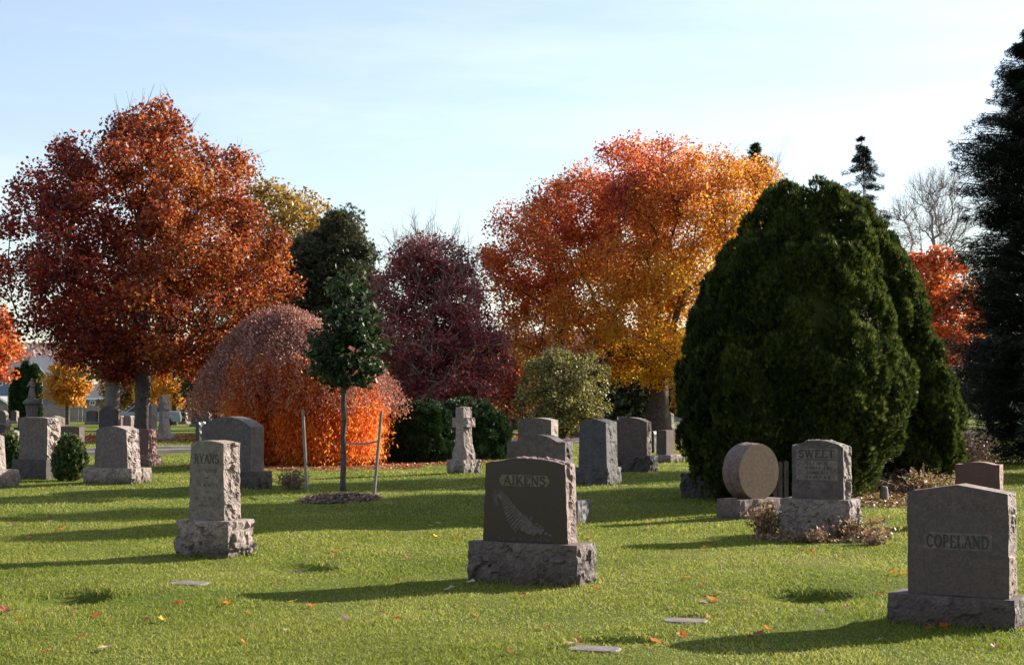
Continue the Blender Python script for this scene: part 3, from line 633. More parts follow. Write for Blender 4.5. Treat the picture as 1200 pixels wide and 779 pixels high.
M_GRASS = leafmat('grass_blades', [(.095, .130, .014), (.15, .185, .02), (.205, .230, .028), (.265, .275, .042), (.36, .33, .10)], trans=.45, noise_scale=.55, spec=.2, rough=.6)
vs, fs, off = [], [], 0
for args in ((460000, 8.5, 22, lambda y: 1.0 / (y / 10) ** 1.1, 0.021, .0029, 1), (260000, 22, 62, lambda y: 1.0 / (y / 20) ** 1.6, .026, .003, 2)):
    v, f = blades(*args); vs.append(v); fs.append(f + off); off += len(v)
tag(mesh('grass', np.concatenate(vs), np.concatenate(fs), M_GRASS), 'short green mown grass with yellowish patches over the cemetery lawn', 'grass', kind='stuff')

# ------------------------------------------------------------------ plants: generators
def frames(n, rng, up=None, tilt=1.0):
    """random orthonormal frames; normals spread round `up`"""
    v = rng.normal(size=(n, 3)) * tilt
    if up is not None: v = v + up
    nn = v / np.linalg.norm(v, axis=1, keepdims=True)
    a = rng.normal(size=(n, 3)); u = np.cross(a, nn); u /= np.linalg.norm(u, axis=1, keepdims=True) + 1e-9
    return u, np.cross(nn, u), nn
TPL = {
 'spray': (np.array([(0, -.5, 0), (.14, -.05, .04), (0, .55, .0), (-.14, -.05, -.04), (.30, .0, .05), (.34, .38, -.04), (-.30, .02, -.05), (-.34, .36, .04)]), np.array([(0, 1, 2), (0, 2, 3), (0, 4, 5), (0, 7, 6)])),
 'leaf': (np.array([(0, -.5, 0), (.38, -.08, .10), (0, .5, -.05), (-.38, -.08, .10)]), np.array([(0, 1, 2), (0, 2, 3)])),
 'maple': (np.array([(0, -.5, 0), (.5, -.25, .12), (.22, .0, .03), (.45, .33, .1), (0, .55, -.06), (-.45, .33, .1), (-.22, .0, .03), (-.5, -.25, .12)]), np.array([(0, 1, 2), (0, 2, 6), (0, 6, 7), (2, 3, 4), (2, 4, 6), (4, 5, 6)])),
 'sliver': (np.array([(0, -.5, 0), (.13, 0, .03), (0, .5, 0), (-.13, 0, .03)]), np.array([(0, 1, 2), (0, 2, 3)])),
 'fan': (np.array([(-.06, -.5, 0), (.06, -.5, 0), (0, .55, .04), (-.1, -.25, .02), (-.02, -.4, 0), (-.38, .3, .1), (.1, -.25, -.02), (.02, -.4, 0), (.36, .28, -.1), (-.05, -.1, 0), (.05, -.1, 0), (.2, .48, .05)]), np.array([(0, 1, 2), (3, 4, 5), (7, 6, 8), (9, 10, 11)])),
}
def leaves(c, size, tpl, rng, fr):
    T, Fx = TPL[tpl]; n = len(c); u, v, w_ = fr; s = np.asarray(size).reshape(-1, 1, 1) if np.ndim(size) else size
    V = c[:, None, :] + s * (T[None, :, 0:1] * u[:, None] + T[None, :, 1:2] * v[:, None] + T[None, :, 2:3] * w_[:, None])
    return V.reshape(-1, 3), (Fx[None] + (np.arange(n) * len(T))[:, None, None]).reshape(-1, 3)
def tubes(p0, p1, r0, r1, n=5):
    p0, p1 = np.asarray(p0, float), np.asarray(p1, float); d = p1 - p0; L_ = np.linalg.norm(d, axis=1, keepdims=True) + 1e-9; d = d / L_
    a = np.cross(d, np.where(np.abs(d[:, 2:3]) > .9, [[1., 0, 0]], [[0, 0, 1.]])); a /= np.linalg.norm(a, axis=1, keepdims=True); b = np.cross(d, a)
    t_ = np.arange(n) * 2 * math.pi / n; ring = a[:, None] * np.cos(t_)[None, :, None] + b[:, None] * np.sin(t_)[None, :, None]
    V = np.concatenate([p0[:, None] + ring * np.asarray(r0).reshape(-1, 1, 1), p1[:, None] + ring * np.asarray(r1).reshape(-1, 1, 1)], 1).reshape(-1, 3)
    i = np.arange(n); q = np.stack([i, (i + 1) % n, (i + 1) % n + n, i + n], 1); m_ = len(p0)
    return V, (q[None] + (np.arange(m_) * 2 * n)[:, None, None]).reshape(-1, 4)
def env(profile, Y):
    """silhouette widths (row, left, right) -> height, axis, half width in metres at depth Y"""
    r = []
    for py, l, rr in profile:
        a, b = P(l, py, Y), P(rr, py, Y); r.append((a[2], (a[0] + b[0]) / 2, (b[0] - a[0]) / 2))
    r = np.array(sorted(r)); return r
def env_at(E, z): return np.interp(z, E[:, 0], E[:, 1]), np.interp(z, E[:, 0], E[:, 2])
def sample_env(E, Y, n, rng, shell=.5, depth=.9, mind=0.):
    pts = []; zmin, zmax = E[0, 0], E[-1, 0]; hm = E[:, 2].max(); tries = 0
    while len(pts) < n and tries < n * 200:
        tries += 1
        z = rng.uniform(zmin, zmax); cx, hw = env_at(E, z)
        if rng.random() > (hw / hm) ** 1.3: continue
        r_ = rng.random() ** shell; a = rng.uniform(0, 2 * math.pi); p = np.array([cx + hw * r_ * math.cos(a), Y + hw * depth * r_ * math.sin(a), z])
        if mind and pts and min(np.sum((np.array(pts) - p) ** 2, 1)) < (mind * (1 - .5 * tries / (n * 200))) ** 2: continue
        pts.append(p)
    return np.array(pts)
def skeleton(base, top, targets, rng, trunk_r, lean=0., sag=.15, tip=.012, up_pen=1.6, first=.3, forks=None):
    """trunk from base to top, each target joined to the nearest suitable point of what is already grown; radii add up towards the foot"""
    nodes = []; par = []; K = 14
    wob = rng.normal(size=(K + 1, 2)) * .04
    for i in range(K + 1):
        f = i / K; p = base + (top - base) * f; p = p + np.array([wob[i, 0], wob[i, 1], 0]) * f * np.linalg.norm(top - base) * .25
        nodes.append(p); par.append(i - 1)
    zmin = base[2] + (top[2] - base[2]) * first
    order = np.argsort([math.hypot(t_[0] - base[0], t_[1] - base[1]) + abs(t_[2] - zmin) * .5 for t_ in targets])
    for k in order:
        t_ = targets[k]; A = np.array(nodes); d = A - t_; dist = np.linalg.norm(d, axis=1)
        cost = dist + up_pen * np.clip(d[:, 2] + .35 * np.hypot(d[:, 0], d[:, 1]), 0, None) + 50 * (A[:, 2] < zmin)
        j = int(np.argmin(cost)); p = A[j]; last = j; nseg = max(2, int(dist[j] / .5))
        for q in range(1, nseg + 1):
            f = q / nseg; pt = p + (t_ - p) * f; pt = pt + np.array([0, 0, sag * dist[j] * math.sin(math.pi * f) * .6]) + rng.normal(size=3) * .03 * dist[j] * (f < 1)
            nodes.append(pt); par.append(last); last = len(nodes) - 1
    nodes = np.array(nodes); par = np.array(par); acc = np.zeros(len(nodes)); haschild = np.zeros(len(nodes), bool)
    for i in range(len(nodes) - 1, 0, -1):
        if not haschild[i]: acc[i] += tip ** 2.3
        acc[par[i]] += acc[i]; haschild[par[i]] = True
    rad = acc ** (1 / 2.3); s = trunk_r / rad[0]; rad = np.maximum(rad * (s ** (np.clip(rad / rad[0], 0, 1) ** .3)), tip)
    h = (nodes[:, 2] - base[2]); rad[:15] *= 1 + .35 * np.exp(-h[:15] / .5)
    i = np.arange(1, len(nodes)); return nodes, par, rad, i
def broadleaf(name, label, cat, Y, basepx, profile, mat, bark, nclump=120, nleaf=20000, leafsize=.15, tpl='leaf', trunk_r=.3, clump_r=.55, shell=.5, depth=.9, seed=1, group=None, top_f=.72,
              twigs=0, upl=1.0, flat=.6, tw_len=.7, mind=.5, first=.28, extra_fork=None, twmat=None):
    rng = np.random.default_rng(seed); E = env(profile, Y); bx = P(basepx, 500, Y)[0]; base = np.array([bx, Y, float(zg(bx, Y)) - .1])
    root = empty(name, base, label=label, cat=cat, group=group)
    cl = sample_env(E, Y, nclump, rng, shell, depth, mind)
    zt = E[0, 0] + (E[-1, 0] - E[0, 0]) * top_f; cx, _ = env_at(E, zt); top = np.array([(cx + bx) / 2, Y, zt])
    nodes, par, rad, i = skeleton(base, top, cl, rng, trunk_r, first=first)
    V, Q = tubes(nodes[par[i]], nodes[i], rad[par[i]] if True else rad[i], rad[i], 7)
    # limb joints of side branches start at the branch's own radius
    r0 = np.minimum(rad[par[i]], rad[i] * 1.35); V, Q = tubes(nodes[par[i]], nodes[i], r0, rad[i], 7)
    mesh('trunk', V, Q, bark, root, smooth=True, off=base)
    if nleaf:
        wts = rng.uniform(.5, 1.5, len(cl)); idx = rng.choice(len(cl), nleaf, p=wts / wts.sum())
        g = rng.normal(size=(nleaf, 3)); g /= np.linalg.norm(g, axis=1, keepdims=True); g *= (rng.random((nleaf, 1)) ** .45) * 1.35
        cr_s = clump_r * rng.uniform(.65, 1.35, (len(cl), 1))
        c = cl[idx] + g * cr_s[idx] * np.array([1, 1, flat]) + rng.normal(size=(nleaf, 3)) * .12 * clump_r
        # leaves hang off small twigs: shift the clump outward edge down a little
        c[:, 2] -= .25 * np.hypot(c[:, 0] - cl[idx][:, 0], c[:, 1] - cl[idx][:, 1])
        fr = frames(nleaf, rng, np.array([0, -.2, .55 * upl]), .6)
        V, T_ = leaves(c, leafsize * rng.uniform(.6, 1.25, nleaf), tpl, rng, fr)
        mesh('crown', V, T_, mat, root, off=base)
    if twigs:
        k = rng.choice(len(nodes), twigs, p=(lambda w_: w_ / w_.sum())(((nodes[:, 2] - base[2]).clip(0) ** 1.0) * (rad < .05)))
        d = rng.normal(size=(twigs, 3)) * .45 + np.array([0, 0, .8]) + (nodes[k] - np.array([cx, Y, zt])) * .16; d /= np.linalg.norm(d, axis=1, keepdims=True)
        l_ = tw_len * rng.uniform(.5, 1.2, (twigs, 1)); p1 = nodes[k] + d * l_; p2 = p1 + (d + rng.normal(size=d.shape) * .3) * l_ * .6
        p3 = p1 + (d + rng.normal(size=d.shape) * .45) * l_ * .5
        r_ = np.full(twigs, .011)
        V1, Q1 = tubes(nodes[k], p1, r_, r_ * .7, 3); V2, Q2 = tubes(p1, p2, r_ * .7, r_ * .3, 3); V3, Q3 = tubes(p1, p3, r_ * .6, r_ * .3, 3)
        mesh('twigs', np.concatenate([V1, V2, V3]), np.concatenate([Q1, Q2 + len(V1), Q3 + len(V1) + len(V2)]), twmat or bark, root, off=base)
    return root
def vnoise(a, b, seed, s):
    r = np.random.default_rng(seed); t_ = 0
    for i in range(6):
        ka = r.integers(1, 9) * s; kb = r.uniform(.6, 4) * s; t_ = t_ + np.sin(a * round(ka) + b * kb + r.uniform(0, 6.28)) * np.sin(b * kb * .7 + r.uniform(0, 6.28)) / (1 + .3 * i)
    return t_ / 2.5
def conifer_shell(name, label, cat, Y, basepx, profile, mat, n=30000, size=.1, depth=.95, lumps=.07, plume=.05, seed=1, group=None, trunk_r=.08, lean=.9, core=True, bark=None, scatter=.06, tpl='spray', outb=.8, upb=.9, basepy=None, np_=0, pr=(.13, .24), vs_=1.5):
    """dense clipped evergreen: an uneven inner body of foliage closed with small fan-shaped sprays that stand out and up from it"""
    rng = np.random.default_rng(seed); E = env(profile, Y); bx = P(basepx, 500, Y)[0]; gz = float(zg(bx, Y)); base = np.array([bx, Y, gz - .05])
    root = empty(name, base, label=label, cat=cat, group=group)
    z0, z1 = E[0, 0], E[-1, 0]; sc_ = 1 / max(.6, (E[:, 2].max()))
    def rad_(a, z, k=1.0):
        cx, hw = env_at(E, z)
        m_ = 1 + plume * vnoise(a, z * .7, seed, 1.6) + lumps * vnoise(a * 1., z * 3.2, seed + 1, 2.2) + lumps * .6 * vnoise(a, z * 7, seed + 2, 4)
        return cx, hw * m_ * k
    zz_ = z0 + (z1 - z0) * rng.random(n * 3); cx, hw = env_at(E, zz_); keep = rng.random(n * 3) < (hw + .12) / (E[:, 2].max() + .12); zz_ = zz_[keep][:n]; n = len(zz_)
    a = rng.random(n) * 2 * math.pi; cx, rr = rad_(a, zz_)
    rr = rr - np.abs(rng.normal(size=n)) * scatter + scatter * .6
    c = np.stack([cx + rr * np.cos(a), Y + rr * depth * np.sin(a), zz_ + rng.normal(size=n) * .03], 1)
    out_ = np.stack([np.cos(a), np.sin(a), np.zeros(n)], 1)
    if np_:
        zp = z0 + (z1 - z0) * (rng.random(np_ * 3)); _, hw = env_at(E, zp); zp = zp[rng.random(np_ * 3) < (hw + .15) / (E[:, 2].max() + .15)][:np_]; zp = zp if vs_ < 1.2 else np.minimum(zp, z1 - pr[1] * vs_ * rng.uniform(.7, 1.0, len(zp))); m_ = len(zp); ap = rng.random(m_) * 6.283
        cxp, rp = rad_(ap, zp); sz = rng.uniform(pr[0], pr[1], m_); rp = np.maximum(rp - sz * rng.uniform(.4, 1.35, m_), 0.02); pc = np.stack([cxp + rp * np.cos(ap), Y + rp * depth * np.sin(ap), zp - sz * .5], 1)
        od = np.stack([np.cos(ap), np.sin(ap) * depth, np.full(m_, .45)], 1); od /= np.linalg.norm(od, axis=1, keepdims=True)
        k = rng.choice(m_, n, p=sz ** 2 / (sz ** 2).sum()); d = rng.normal(size=(n, 3)) + od[k] * 1.1; d /= np.linalg.norm(d, axis=1, keepdims=True)
        c = pc[k] + d * sz[k][:, None] * np.array([1, 1, vs_]) * rng.uniform(.82, 1.06, (n, 1)); out_ = d * np.array([1, 1, .6])
    v = out_ * outb + np.array([0, 0, upb]) + rng.normal(size=(n, 3)) * .35; v /= np.linalg.norm(v, axis=1, keepdims=True)
    s1 = np.cross(v, rng.normal(size=(n, 3)) * .8 + out_); s1 /= np.linalg.norm(s1, axis=1, keepdims=True) + 1e-9
    V, T_ = leaves(c, size * rng.uniform(.6, 1.3, n), tpl, rng, (s1, v, np.cross(s1, v)))
    if core:
        na, nzc = 72, 60; A, Z = np.meshgrid(np.arange(na) * 2 * math.pi / na, np.linspace(z0 + .02, z1 - (.08 if not np_ else .12 + pr[1] * vs_), nzc)); cx, r_ = rad_(A, Z)
        r_ = np.maximum(r_ - (.07 if not np_ else .02 + pr[1]), .02) * (.96 if not np_ else .9); Vc = np.stack([cx + r_ * np.cos(A), Y + r_ * depth * np.sin(A), Z], -1).reshape(-1, 3)
        j = np.arange(nzc - 1)[:, None] * na; i = np.arange(na)[None]; q = np.stack([j + i, j + (i + 1) % na, j + na + (i + 1) % na, j + na + i], -1).reshape(-1, 4)
        tri = np.concatenate([q[:, [0, 1, 2]], q[:, [0, 2, 3]]]); T_ = np.concatenate([T_, tri + len(V)]); V = np.concatenate([V, Vc])
    mesh('crown', V, T_, mat, root, off=base)
    mb = MB(); mb.frustum((0, 0, 0), (0, 0, max(.3, z0 - gz + (z1 - z0) * .3)), trunk_r, trunk_r * .7, 9); mb.build('trunk', bark or M_BARK, root)
    return root
def spruce(name, label, Y, basepx, profile, mat, nb=260, size=.16, seed=1, per=70, droop=.25, group=None, cat='spruce', trunk_r=.16, depth=1., hang=.12):
    rng = np.random.default_rng(seed); E = env(profile, Y); bx = P(basepx, 500, Y)[0]; gz = float(zg(bx, Y)); base = np.array([bx, Y, gz - .05])
    root = empty(name, base, label=label, cat=cat, group=group); z0, z1 = E[0, 0], E[-1, 0]
    H = z1 - base[2]; zb = z0 + (z1 - z0) * (1 - (1 - rng.random(nb)) ** .8) ; a = rng.random(nb) * 2 * math.pi
    cxs, hw = env_at(E, zb); L_ = hw * rng.uniform(.6, 1.05, nb); cs = []; fr_v = []; P0 = []; P1 = []
    k = max(6, per)
    for i in range(nb):
        f = np.sort(rng.uniform(.12, 1, k)); d = np.array([math.cos(a[i]), math.sin(a[i]) * depth, 0]); side = np.array([-d[1], d[0], 0])
        axis_x = bx + (cxs[i] - bx)
        p = np.array([axis_x, Y, zb[i] + .15 * L_[i]]) + d * (f * L_[i])[:, None] + np.array([0, 0, 1.]) * (-droop * L_[i] * f * 1.2 + .12 * L_[i] * f ** 3)[:, None]
        lat = rng.uniform(-1, 1, k) * (.24 * L_[i] * (1.35 - f) + .06); q = p + side * lat[:, None]; q[:, 2] -= np.abs(lat) * .25 + rng.random(k) * hang
        cs.append(q); vv = d * .8 + side * np.sign(lat)[:, None] * .7 + np.array([0, 0, -.1]) + rng.normal(size=(k, 3)) * .5; fr_v.append(vv)
        s0 = np.array([axis_x, Y, zb[i] + .15 * L_[i]]); m_ = s0 + d * L_[i] * .5 + np.array([0, 0, -droop * L_[i] * .55]); e_ = s0 + d * L_[i] + np.array([0, 0, -droop * L_[i] * 1.2 + .12 * L_[i]])
        P0 += [s0, m_]; P1 += [m_, e_]
    c = np.concatenate(cs); v = np.concatenate(fr_v); v /= np.linalg.norm(v, axis=1, keepdims=True); n = len(c)
    s1 = np.cross(v, np.array([0, 0, 1.]) + rng.normal(size=(n, 3)) * .5); s1 /= np.linalg.norm(s1, axis=1, keepdims=True)
    V, T_ = leaves(c, size * rng.uniform(.6, 1.3, n), 'fan', rng, (s1, v, np.cross(s1, v))); mesh('crown', V, T_, mat, root, off=base)
    V, Q = tubes(P0, P0 + (np.array(P1) - P0) * .8, np.full(len(P0), .012), np.full(len(P0), .006), 4)
    tops = np.linspace(0, 1, 9); tp = np.stack([bx + (env_at(E, base[2] + H * tops)[0] - bx) * tops, np.full(9, Y), base[2] + H * tops], 1)
    V2, Q2 = tubes(tp[:-1], tp[1:], trunk_r * (1 - tops[:-1]) + .01, trunk_r * (1 - tops[1:]) + .01, 8)
    mesh('trunk', np.concatenate([V2, V]), np.concatenate([Q2, Q + len(V2)]), M_BARK, root, off=base); return root

# ------------------------------------------------------------------ leaf colours
L_RUST = leafmat('rust_maple_leaves', [(.05, .012, .008), (.13, .022, .011), (.26, .045, .015), (.42, .10, .02), (.48, .19, .035)][::1] if False else [(.08, .012, .012), (.16, .02, .016), (.27, .035, .02), (.38, .06, .022)], trans=.40, noise_scale=.35,  # darker maroon on the left puts the crown's own shade into the leaf colour
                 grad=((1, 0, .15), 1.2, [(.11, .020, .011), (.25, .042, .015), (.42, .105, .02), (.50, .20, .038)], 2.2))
L_FIRE = leafmat('crimson_maple_leaves', [(.30, .035, .03), (.46, .07, .04), (.58, .13, .04), (.62, .24, .04)], trans=.55, noise_scale=.3,
                 grad=((.62, 0, -.78), -6.2, [(.46, .17, .015), (.58, .28, .02), (.62, .38, .03), (.55, .42, .05)], 3.0))
L_PLUM = leafmat('plum_leaves', [(.10, .022, .03), (.20, .04, .05), (.32, .07, .07), (.42, .13, .11)], trans=.45, noise_scale=.5, spec=.4)
L_GOLD = leafmat('golden_leaves', [(.45, .17, .02), (.60, .28, .03), (.62, .38, .06)], trans=.5)
L_ORNG = leafmat('orange_leaves', [(.34, .05, .02), (.50, .11, .03), (.55, .20, .04)], trans=.42)
L_OLIVE = leafmat('olive_yellow_leaves', [(.06, .06, .02), (.13, .12, .03), (.22, .20, .05), (.34, .30, .08)], trans=.4, noise_scale=.6)
L_YTOP = leafmat('yellow_brown_leaves', [(.16, .10, .03), (.28, .16, .03), (.36, .22, .04)], trans=.4)
L_CEDAR = leafmat('cedar_sprays', [(.014, .024, .007), (.025, .038, .009), (.045, .062, .012), (.10, .11, .024)], trans=.40, noise_scale=1.6, spec=.1)
L_YEW = leafmat('yew_needles', [(.014, .032, .012), (.025, .05, .016), (.04, .07, .02)], trans=.15, noise_scale=1.5, spec=.3)
L_SPRU = leafmat('spruce_needles', [(.008, .012, .008), (.013, .019, .011), (.02, .027, .015)], trans=.1, noise_scale=1.2, spec=.2)
L_GREEN = leafmat('dark_green_leaves', [(.016, .030, .010), (.026, .046, .013), (.04, .064, .018)], trans=.3, spec=.25, noise_scale=1.)
L_DGRN = leafmat('dull_evergreen_foliage', [(.024, .034, .016), (.04, .055, .022), (.065, .075, .03), (.10, .095, .04)], trans=.25, noise_scale=.6)
L_WEEP = leafmat('dusty_red_leaves', [(.16, .055, .045), (.26, .10, .075), (.36, .16, .12), (.45, .24, .18)], trans=.35, noise_scale=.8, grad=((0, 0, -1), -1.45, [(.30, .07, .035), (.45, .12, .05), (.52, .20, .09)], .6))
L_FLAME = leafmat('flame_orange_leaves', [(.42, .06, .012), (.62, .13, .02), (.75, .22, .03), (.78, .30, .05)], trans=.6, noise_scale=1.2)
L_DEAD = leafmat('withered_brown_leaves', [(.12, .05, .025), (.24, .12, .06), (.36, .22, .11), (.16, .18, .05)], trans=.35, noise_scale=3)
L_BUSH = leafmat('small_bush_leaves', [(.02, .045, .014), (.04, .08, .02), (.08, .12, .03), (.16, .12, .05)], trans=.3, noise_scale=3)

# ------------------------------------------------------------------ trees
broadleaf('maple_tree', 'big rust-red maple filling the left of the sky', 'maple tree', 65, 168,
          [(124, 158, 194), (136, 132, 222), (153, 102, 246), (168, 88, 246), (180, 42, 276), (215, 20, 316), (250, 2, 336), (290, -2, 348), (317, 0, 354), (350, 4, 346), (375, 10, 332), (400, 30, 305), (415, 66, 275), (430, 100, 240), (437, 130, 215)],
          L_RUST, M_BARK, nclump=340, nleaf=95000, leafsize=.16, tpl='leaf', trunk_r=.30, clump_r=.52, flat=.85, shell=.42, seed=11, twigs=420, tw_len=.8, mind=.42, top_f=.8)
broadleaf('maple_tree', 'huge maple turning from crimson at the top to golden yellow below', 'maple tree', 70, 772,
          [(164, 740, 800), (175, 710, 850), (192, 687, 892), (215, 650, 910), (236, 620, 912), (255, 580, 910), (295, 566, 904), (350, 566, 893), (400, 586, 888), (418, 615, 880), (434, 670, 845), (441, 710, 820)],
          L_FIRE, M_BARK, nclump=480, nleaf=150000, leafsize=.13, tpl='leaf', trunk_r=.42, clump_r=.56, flat=.9, shell=.42, seed=12, twigs=300, tw_len=.6, mind=.42, top_f=.75)
broadleaf('plum_tree', 'dark plum-red tree standing between the sapling and the huge maple', 'tree', 62, 512,
          [(277, 492, 522), (290, 465, 538), (305, 450, 552), (330, 443, 562), (360, 441, 570), (400, 441, 592), (430, 443, 604), (455, 450, 602), (470, 470, 590)],
          L_PLUM, M_BARKG, nclump=330, nleaf=42000, leafsize=.12, trunk_r=.2, clump_r=.42, shell=.5, seed=13, twigs=1000, tw_len=.7, mind=.3, top_f=.8, first=.2, twmat=M_TWIG)
broadleaf('broadleaf_tree', 'tree with yellow-brown top rising behind the dark evergreen', 'tree', 86, 320,
          [(213, 300, 340), (225, 288, 368), (245, 282, 392), (275, 276, 415), (330, 270, 425), (400, 270, 425), (450, 290, 410)], L_YTOP, M_BARK, nclump=150, nleaf=26000, leafsize=.24, trunk_r=.3, clump_r=.9, seed=14, mind=.7)
broadleaf('evergreen_tree', 'dull dark green evergreen behind the young staked tree', 'evergreen tree', 74, 385,
          [(244, 388, 402), (260, 374, 416), (285, 350, 428), (315, 332, 438), (350, 318, 444), (390, 308, 450), (440, 305, 450), (480, 320, 442), (500, 330, 430)], L_DGRN, M_BARK, nclump=420, nleaf=95000, leafsize=.24, trunk_r=.25, clump_r=.5, seed=15, mind=.3, shell=.4, tpl='spray', upl=-.5, top_f=.9, first=.1)
broadleaf('sapling', 'young green tree with slim trunk held between two stakes', 'young tree', 27.3, 402,
          [(318, 400, 412), (335, 394, 424), (358, 388, 432), (378, 378, 440), (398, 368, 448), (420, 367, 447), (438, 376, 438), (452, 390, 420)], L_GREEN, M_BARK, nclump=60, nleaf=3300, leafsize=.085, tpl='maple', trunk_r=.042, clump_r=.17, seed=16, mind=.2, shell=.5, top_f=.9, first=.42, tw_len=.2, twigs=60)
broadleaf('shrub', 'tall olive-yellow shrub under the left side of the huge maple', 'shrub', 56, 660,
          [(412, 640, 690), (430, 610, 712), (455, 602, 718), (475, 603, 712), (495, 612, 700), (508, 630, 690)], L_OLIVE, M_BARK, nclump=150, nleaf=15000, leafsize=.10, trunk_r=.1, clump_r=.28, seed=17, mind=.2, first=.03, top_f=.6, twigs=200, tw_len=.4)
conifer_shell('clipped_cedar', 'broad dome-shaped dark cedar with a sunlit right flank', 'cedar', 24.9, 935,
          [(208, 928, 955), (215, 908, 985), (232, 894, 1000), (268, 870, 1011), (304, 840, 1026), (350, 823, 1037), (395, 810, 1051), (430, 801, 1062), (470, 800, 1062), (500, 806, 1054), (530, 815, 1038), (560, 838, 1008), (583, 870, 975)],
          L_CEDAR, n=130000, size=.085, seed=21, lumps=.05, plume=.09, trunk_r=.12, np_=640)
conifer_shell('clipped_cedar', 'second dome-shaped cedar leaning out behind the right flank of the broad one', 'cedar', 27.6, 1045,
          [(226, 985, 1003), (250, 980, 1025), (270, 975, 1038), (300, 985, 1062), (350, 990, 1082), (400, 1000, 1096), (440, 1005, 1112), (480, 1005, 1123), (520, 1010, 1124), (548, 1020, 1108), (570, 1035, 1070)],
          L_CEDAR, n=100000, size=.09, seed=22, lumps=.05, plume=.10, trunk_r=.1, np_=520)
conifer_shell('yew_bush', 'dark rounded yew bush left of the rough stone cross', 'yew bush', 39, 490,
          [(471, 480, 512), (478, 462, 524), (492, 452, 530), (510, 449, 533), (530, 450, 532), (543, 458, 525)], L_YEW, n=26000, size=.09, seed=23, lumps=.06, plume=.04, outb=.9, upb=.6, trunk_r=.06, np_=240, pr=(.10, .2), vs_=1)
conifer_shell('yew_bush', 'dark rounded yew bush right behind the rough stone cross', 'yew bush', 40.2, 553,
          [(468, 535, 560), (474, 515, 580), (487, 505, 592), (505, 505, 597), (525, 507, 596), (540, 515, 588)], L_YEW, n=26000, size=.09, seed=24, lumps=.06, plume=.04, outb=.9, upb=.6, trunk_r=.06, np_=240, pr=(.10, .2), vs_=1)
spruce('spruce_tree', 'tall near-black spruce cut by the right edge of the photo', 38, 1216,
       [(22, 1204, 1222), (60, 1178, 1252), (108, 1156, 1272), (139, 1148, 1280), (150, 1114, 1308), (190, 1108, 1312), (246, 1110, 1316), (300, 1106, 1320), (360, 1096, 1330), (450, 1098, 1326), (540, 1106, 1320)], L_SPRU, nb=800, size=.15, per=260, seed=25, hang=.16, droop=.12)
spruce('spruce_tree', 'second black spruce standing in front of the tall one at the right edge', 33, 1300,
       [(12, 1280, 1320), (50, 1240, 1370), (90, 1218, 1390), (150, 1210, 1398), (220, 1207, 1402), (300, 1204, 1406), (450, 1186, 1412), (525, 1180, 1415)], L_SPRU, nb=700, size=.15, per=230, seed=75, hang=.16, droop=.12)
spruce('spruce_tree', 'slender distant spruce poking up behind the broad cedar', 95, 1010, [(158, 1006, 1013), (180, 994, 1028), (205, 982, 1044), (240, 974, 1054), (275, 965, 1066), (330, 960, 1066), (400, 955, 1070)], L_SPRU, nb=170, size=.32, per=80, seed=26, droop=.35, hang=.2)
spruce('conifer_tree', 'tip of a far conifer above the right shoulder of the huge maple', 100, 886, [(168, 883, 888), (182, 874, 898), (200, 868, 908), (230, 868, 910), (300, 860, 915)], L_DGRN, nb=150, size=.35, per=60, seed=27, droop=-.3, cat='conifer')
broadleaf('bare_tree', 'leafless grey tree behind the second cedar', 'bare tree', 105, 1090, [(212, 1070, 1105), (235, 1055, 1125), (270, 1048, 1135), (320, 1050, 1140), (360, 1065, 1125)], L_ORNG, M_TWIG, nclump=150, nleaf=0, trunk_r=.25, seed=28, twigs=1500, tw_len=1.1, mind=.3, first=.15)
broadleaf('bare_tree', 'leafless twiggy tree just left of the slender spruce', 'bare tree', 110, 912, [(192, 905, 918), (205, 898, 928), (240, 890, 940), (300, 885, 945)], L_ORNG, M_TWIG, nclump=60, nleaf=0, trunk_r=.2, seed=29, twigs=300, tw_len=1.0, mind=.3, first=.15)
broadleaf('orange_tree', 'small orange-red tree seen between the second cedar and the dark spruce', 'maple tree', 80, 1105, [(290, 1070, 1100), (310, 1058, 1130), (345, 1055, 1142), (385, 1060, 1142), (420, 1070, 1130)], L_ORNG, M_BARK, nclump=80, nleaf=9000, leafsize=.22, trunk_r=.2, seed=30, mind=.4, twigs=80)
broadleaf('orange_tree', 'orange-red tree cut by the left edge of the photo', 'maple tree', 92, -22, [(362, -45, 0), (380, -60, 14), (402, -65, 20), (425, -60, 19), (442, -45, 8)], L_ORNG, M_BARK, nclump=80, nleaf=9000, leafsize=.24, trunk_r=.2, seed=31, mind=.5)
broadleaf('yellow_tree', 'small golden-yellow tree by the beige fence', 'tree', 128, 79, [(410, 74, 86), (420, 66, 94), (435, 58, 102), (450, 53, 106), (463, 56, 104), (470, 66, 94)], L_GOLD, M_BARK, nclump=80, nleaf=9000, leafsize=.24, trunk_r=.16, seed=32, mind=.3, clump_r=.5)
broadleaf('forked_tree', 'grey forked trunk of a tree behind the rust-red maple', 'tree', 84, 131, [(330, 100, 170), (380, 85, 190), (420, 90, 185), (440, 100, 175)], L_YTOP, M_BARKG, nclump=60, nleaf=7000, leafsize=.22, trunk_r=.38, seed=33, mind=.5)
broadleaf('yellow_tree', 'yellow tree glowing under the rust-red maple', 'tree', 120, 205, [(400, 180, 225), (425, 160, 245), (450, 155, 250), (470, 165, 235)], L_GOLD, M_BARK, nclump=70, nleaf=8000, leafsize=.26, trunk_r=.2, seed=34, mind=.4)
broadleaf('orange_tree', 'orange-red tree low behind the plum tree and the yew bushes', 'maple tree', 90, 603, [(415, 590, 615), (435, 582, 628), (460, 582, 630), (485, 590, 622)], L_ORNG, M_BARK, nclump=60, nleaf=6000, leafsize=.2, trunk_r=.15, seed=35, mind=.3)
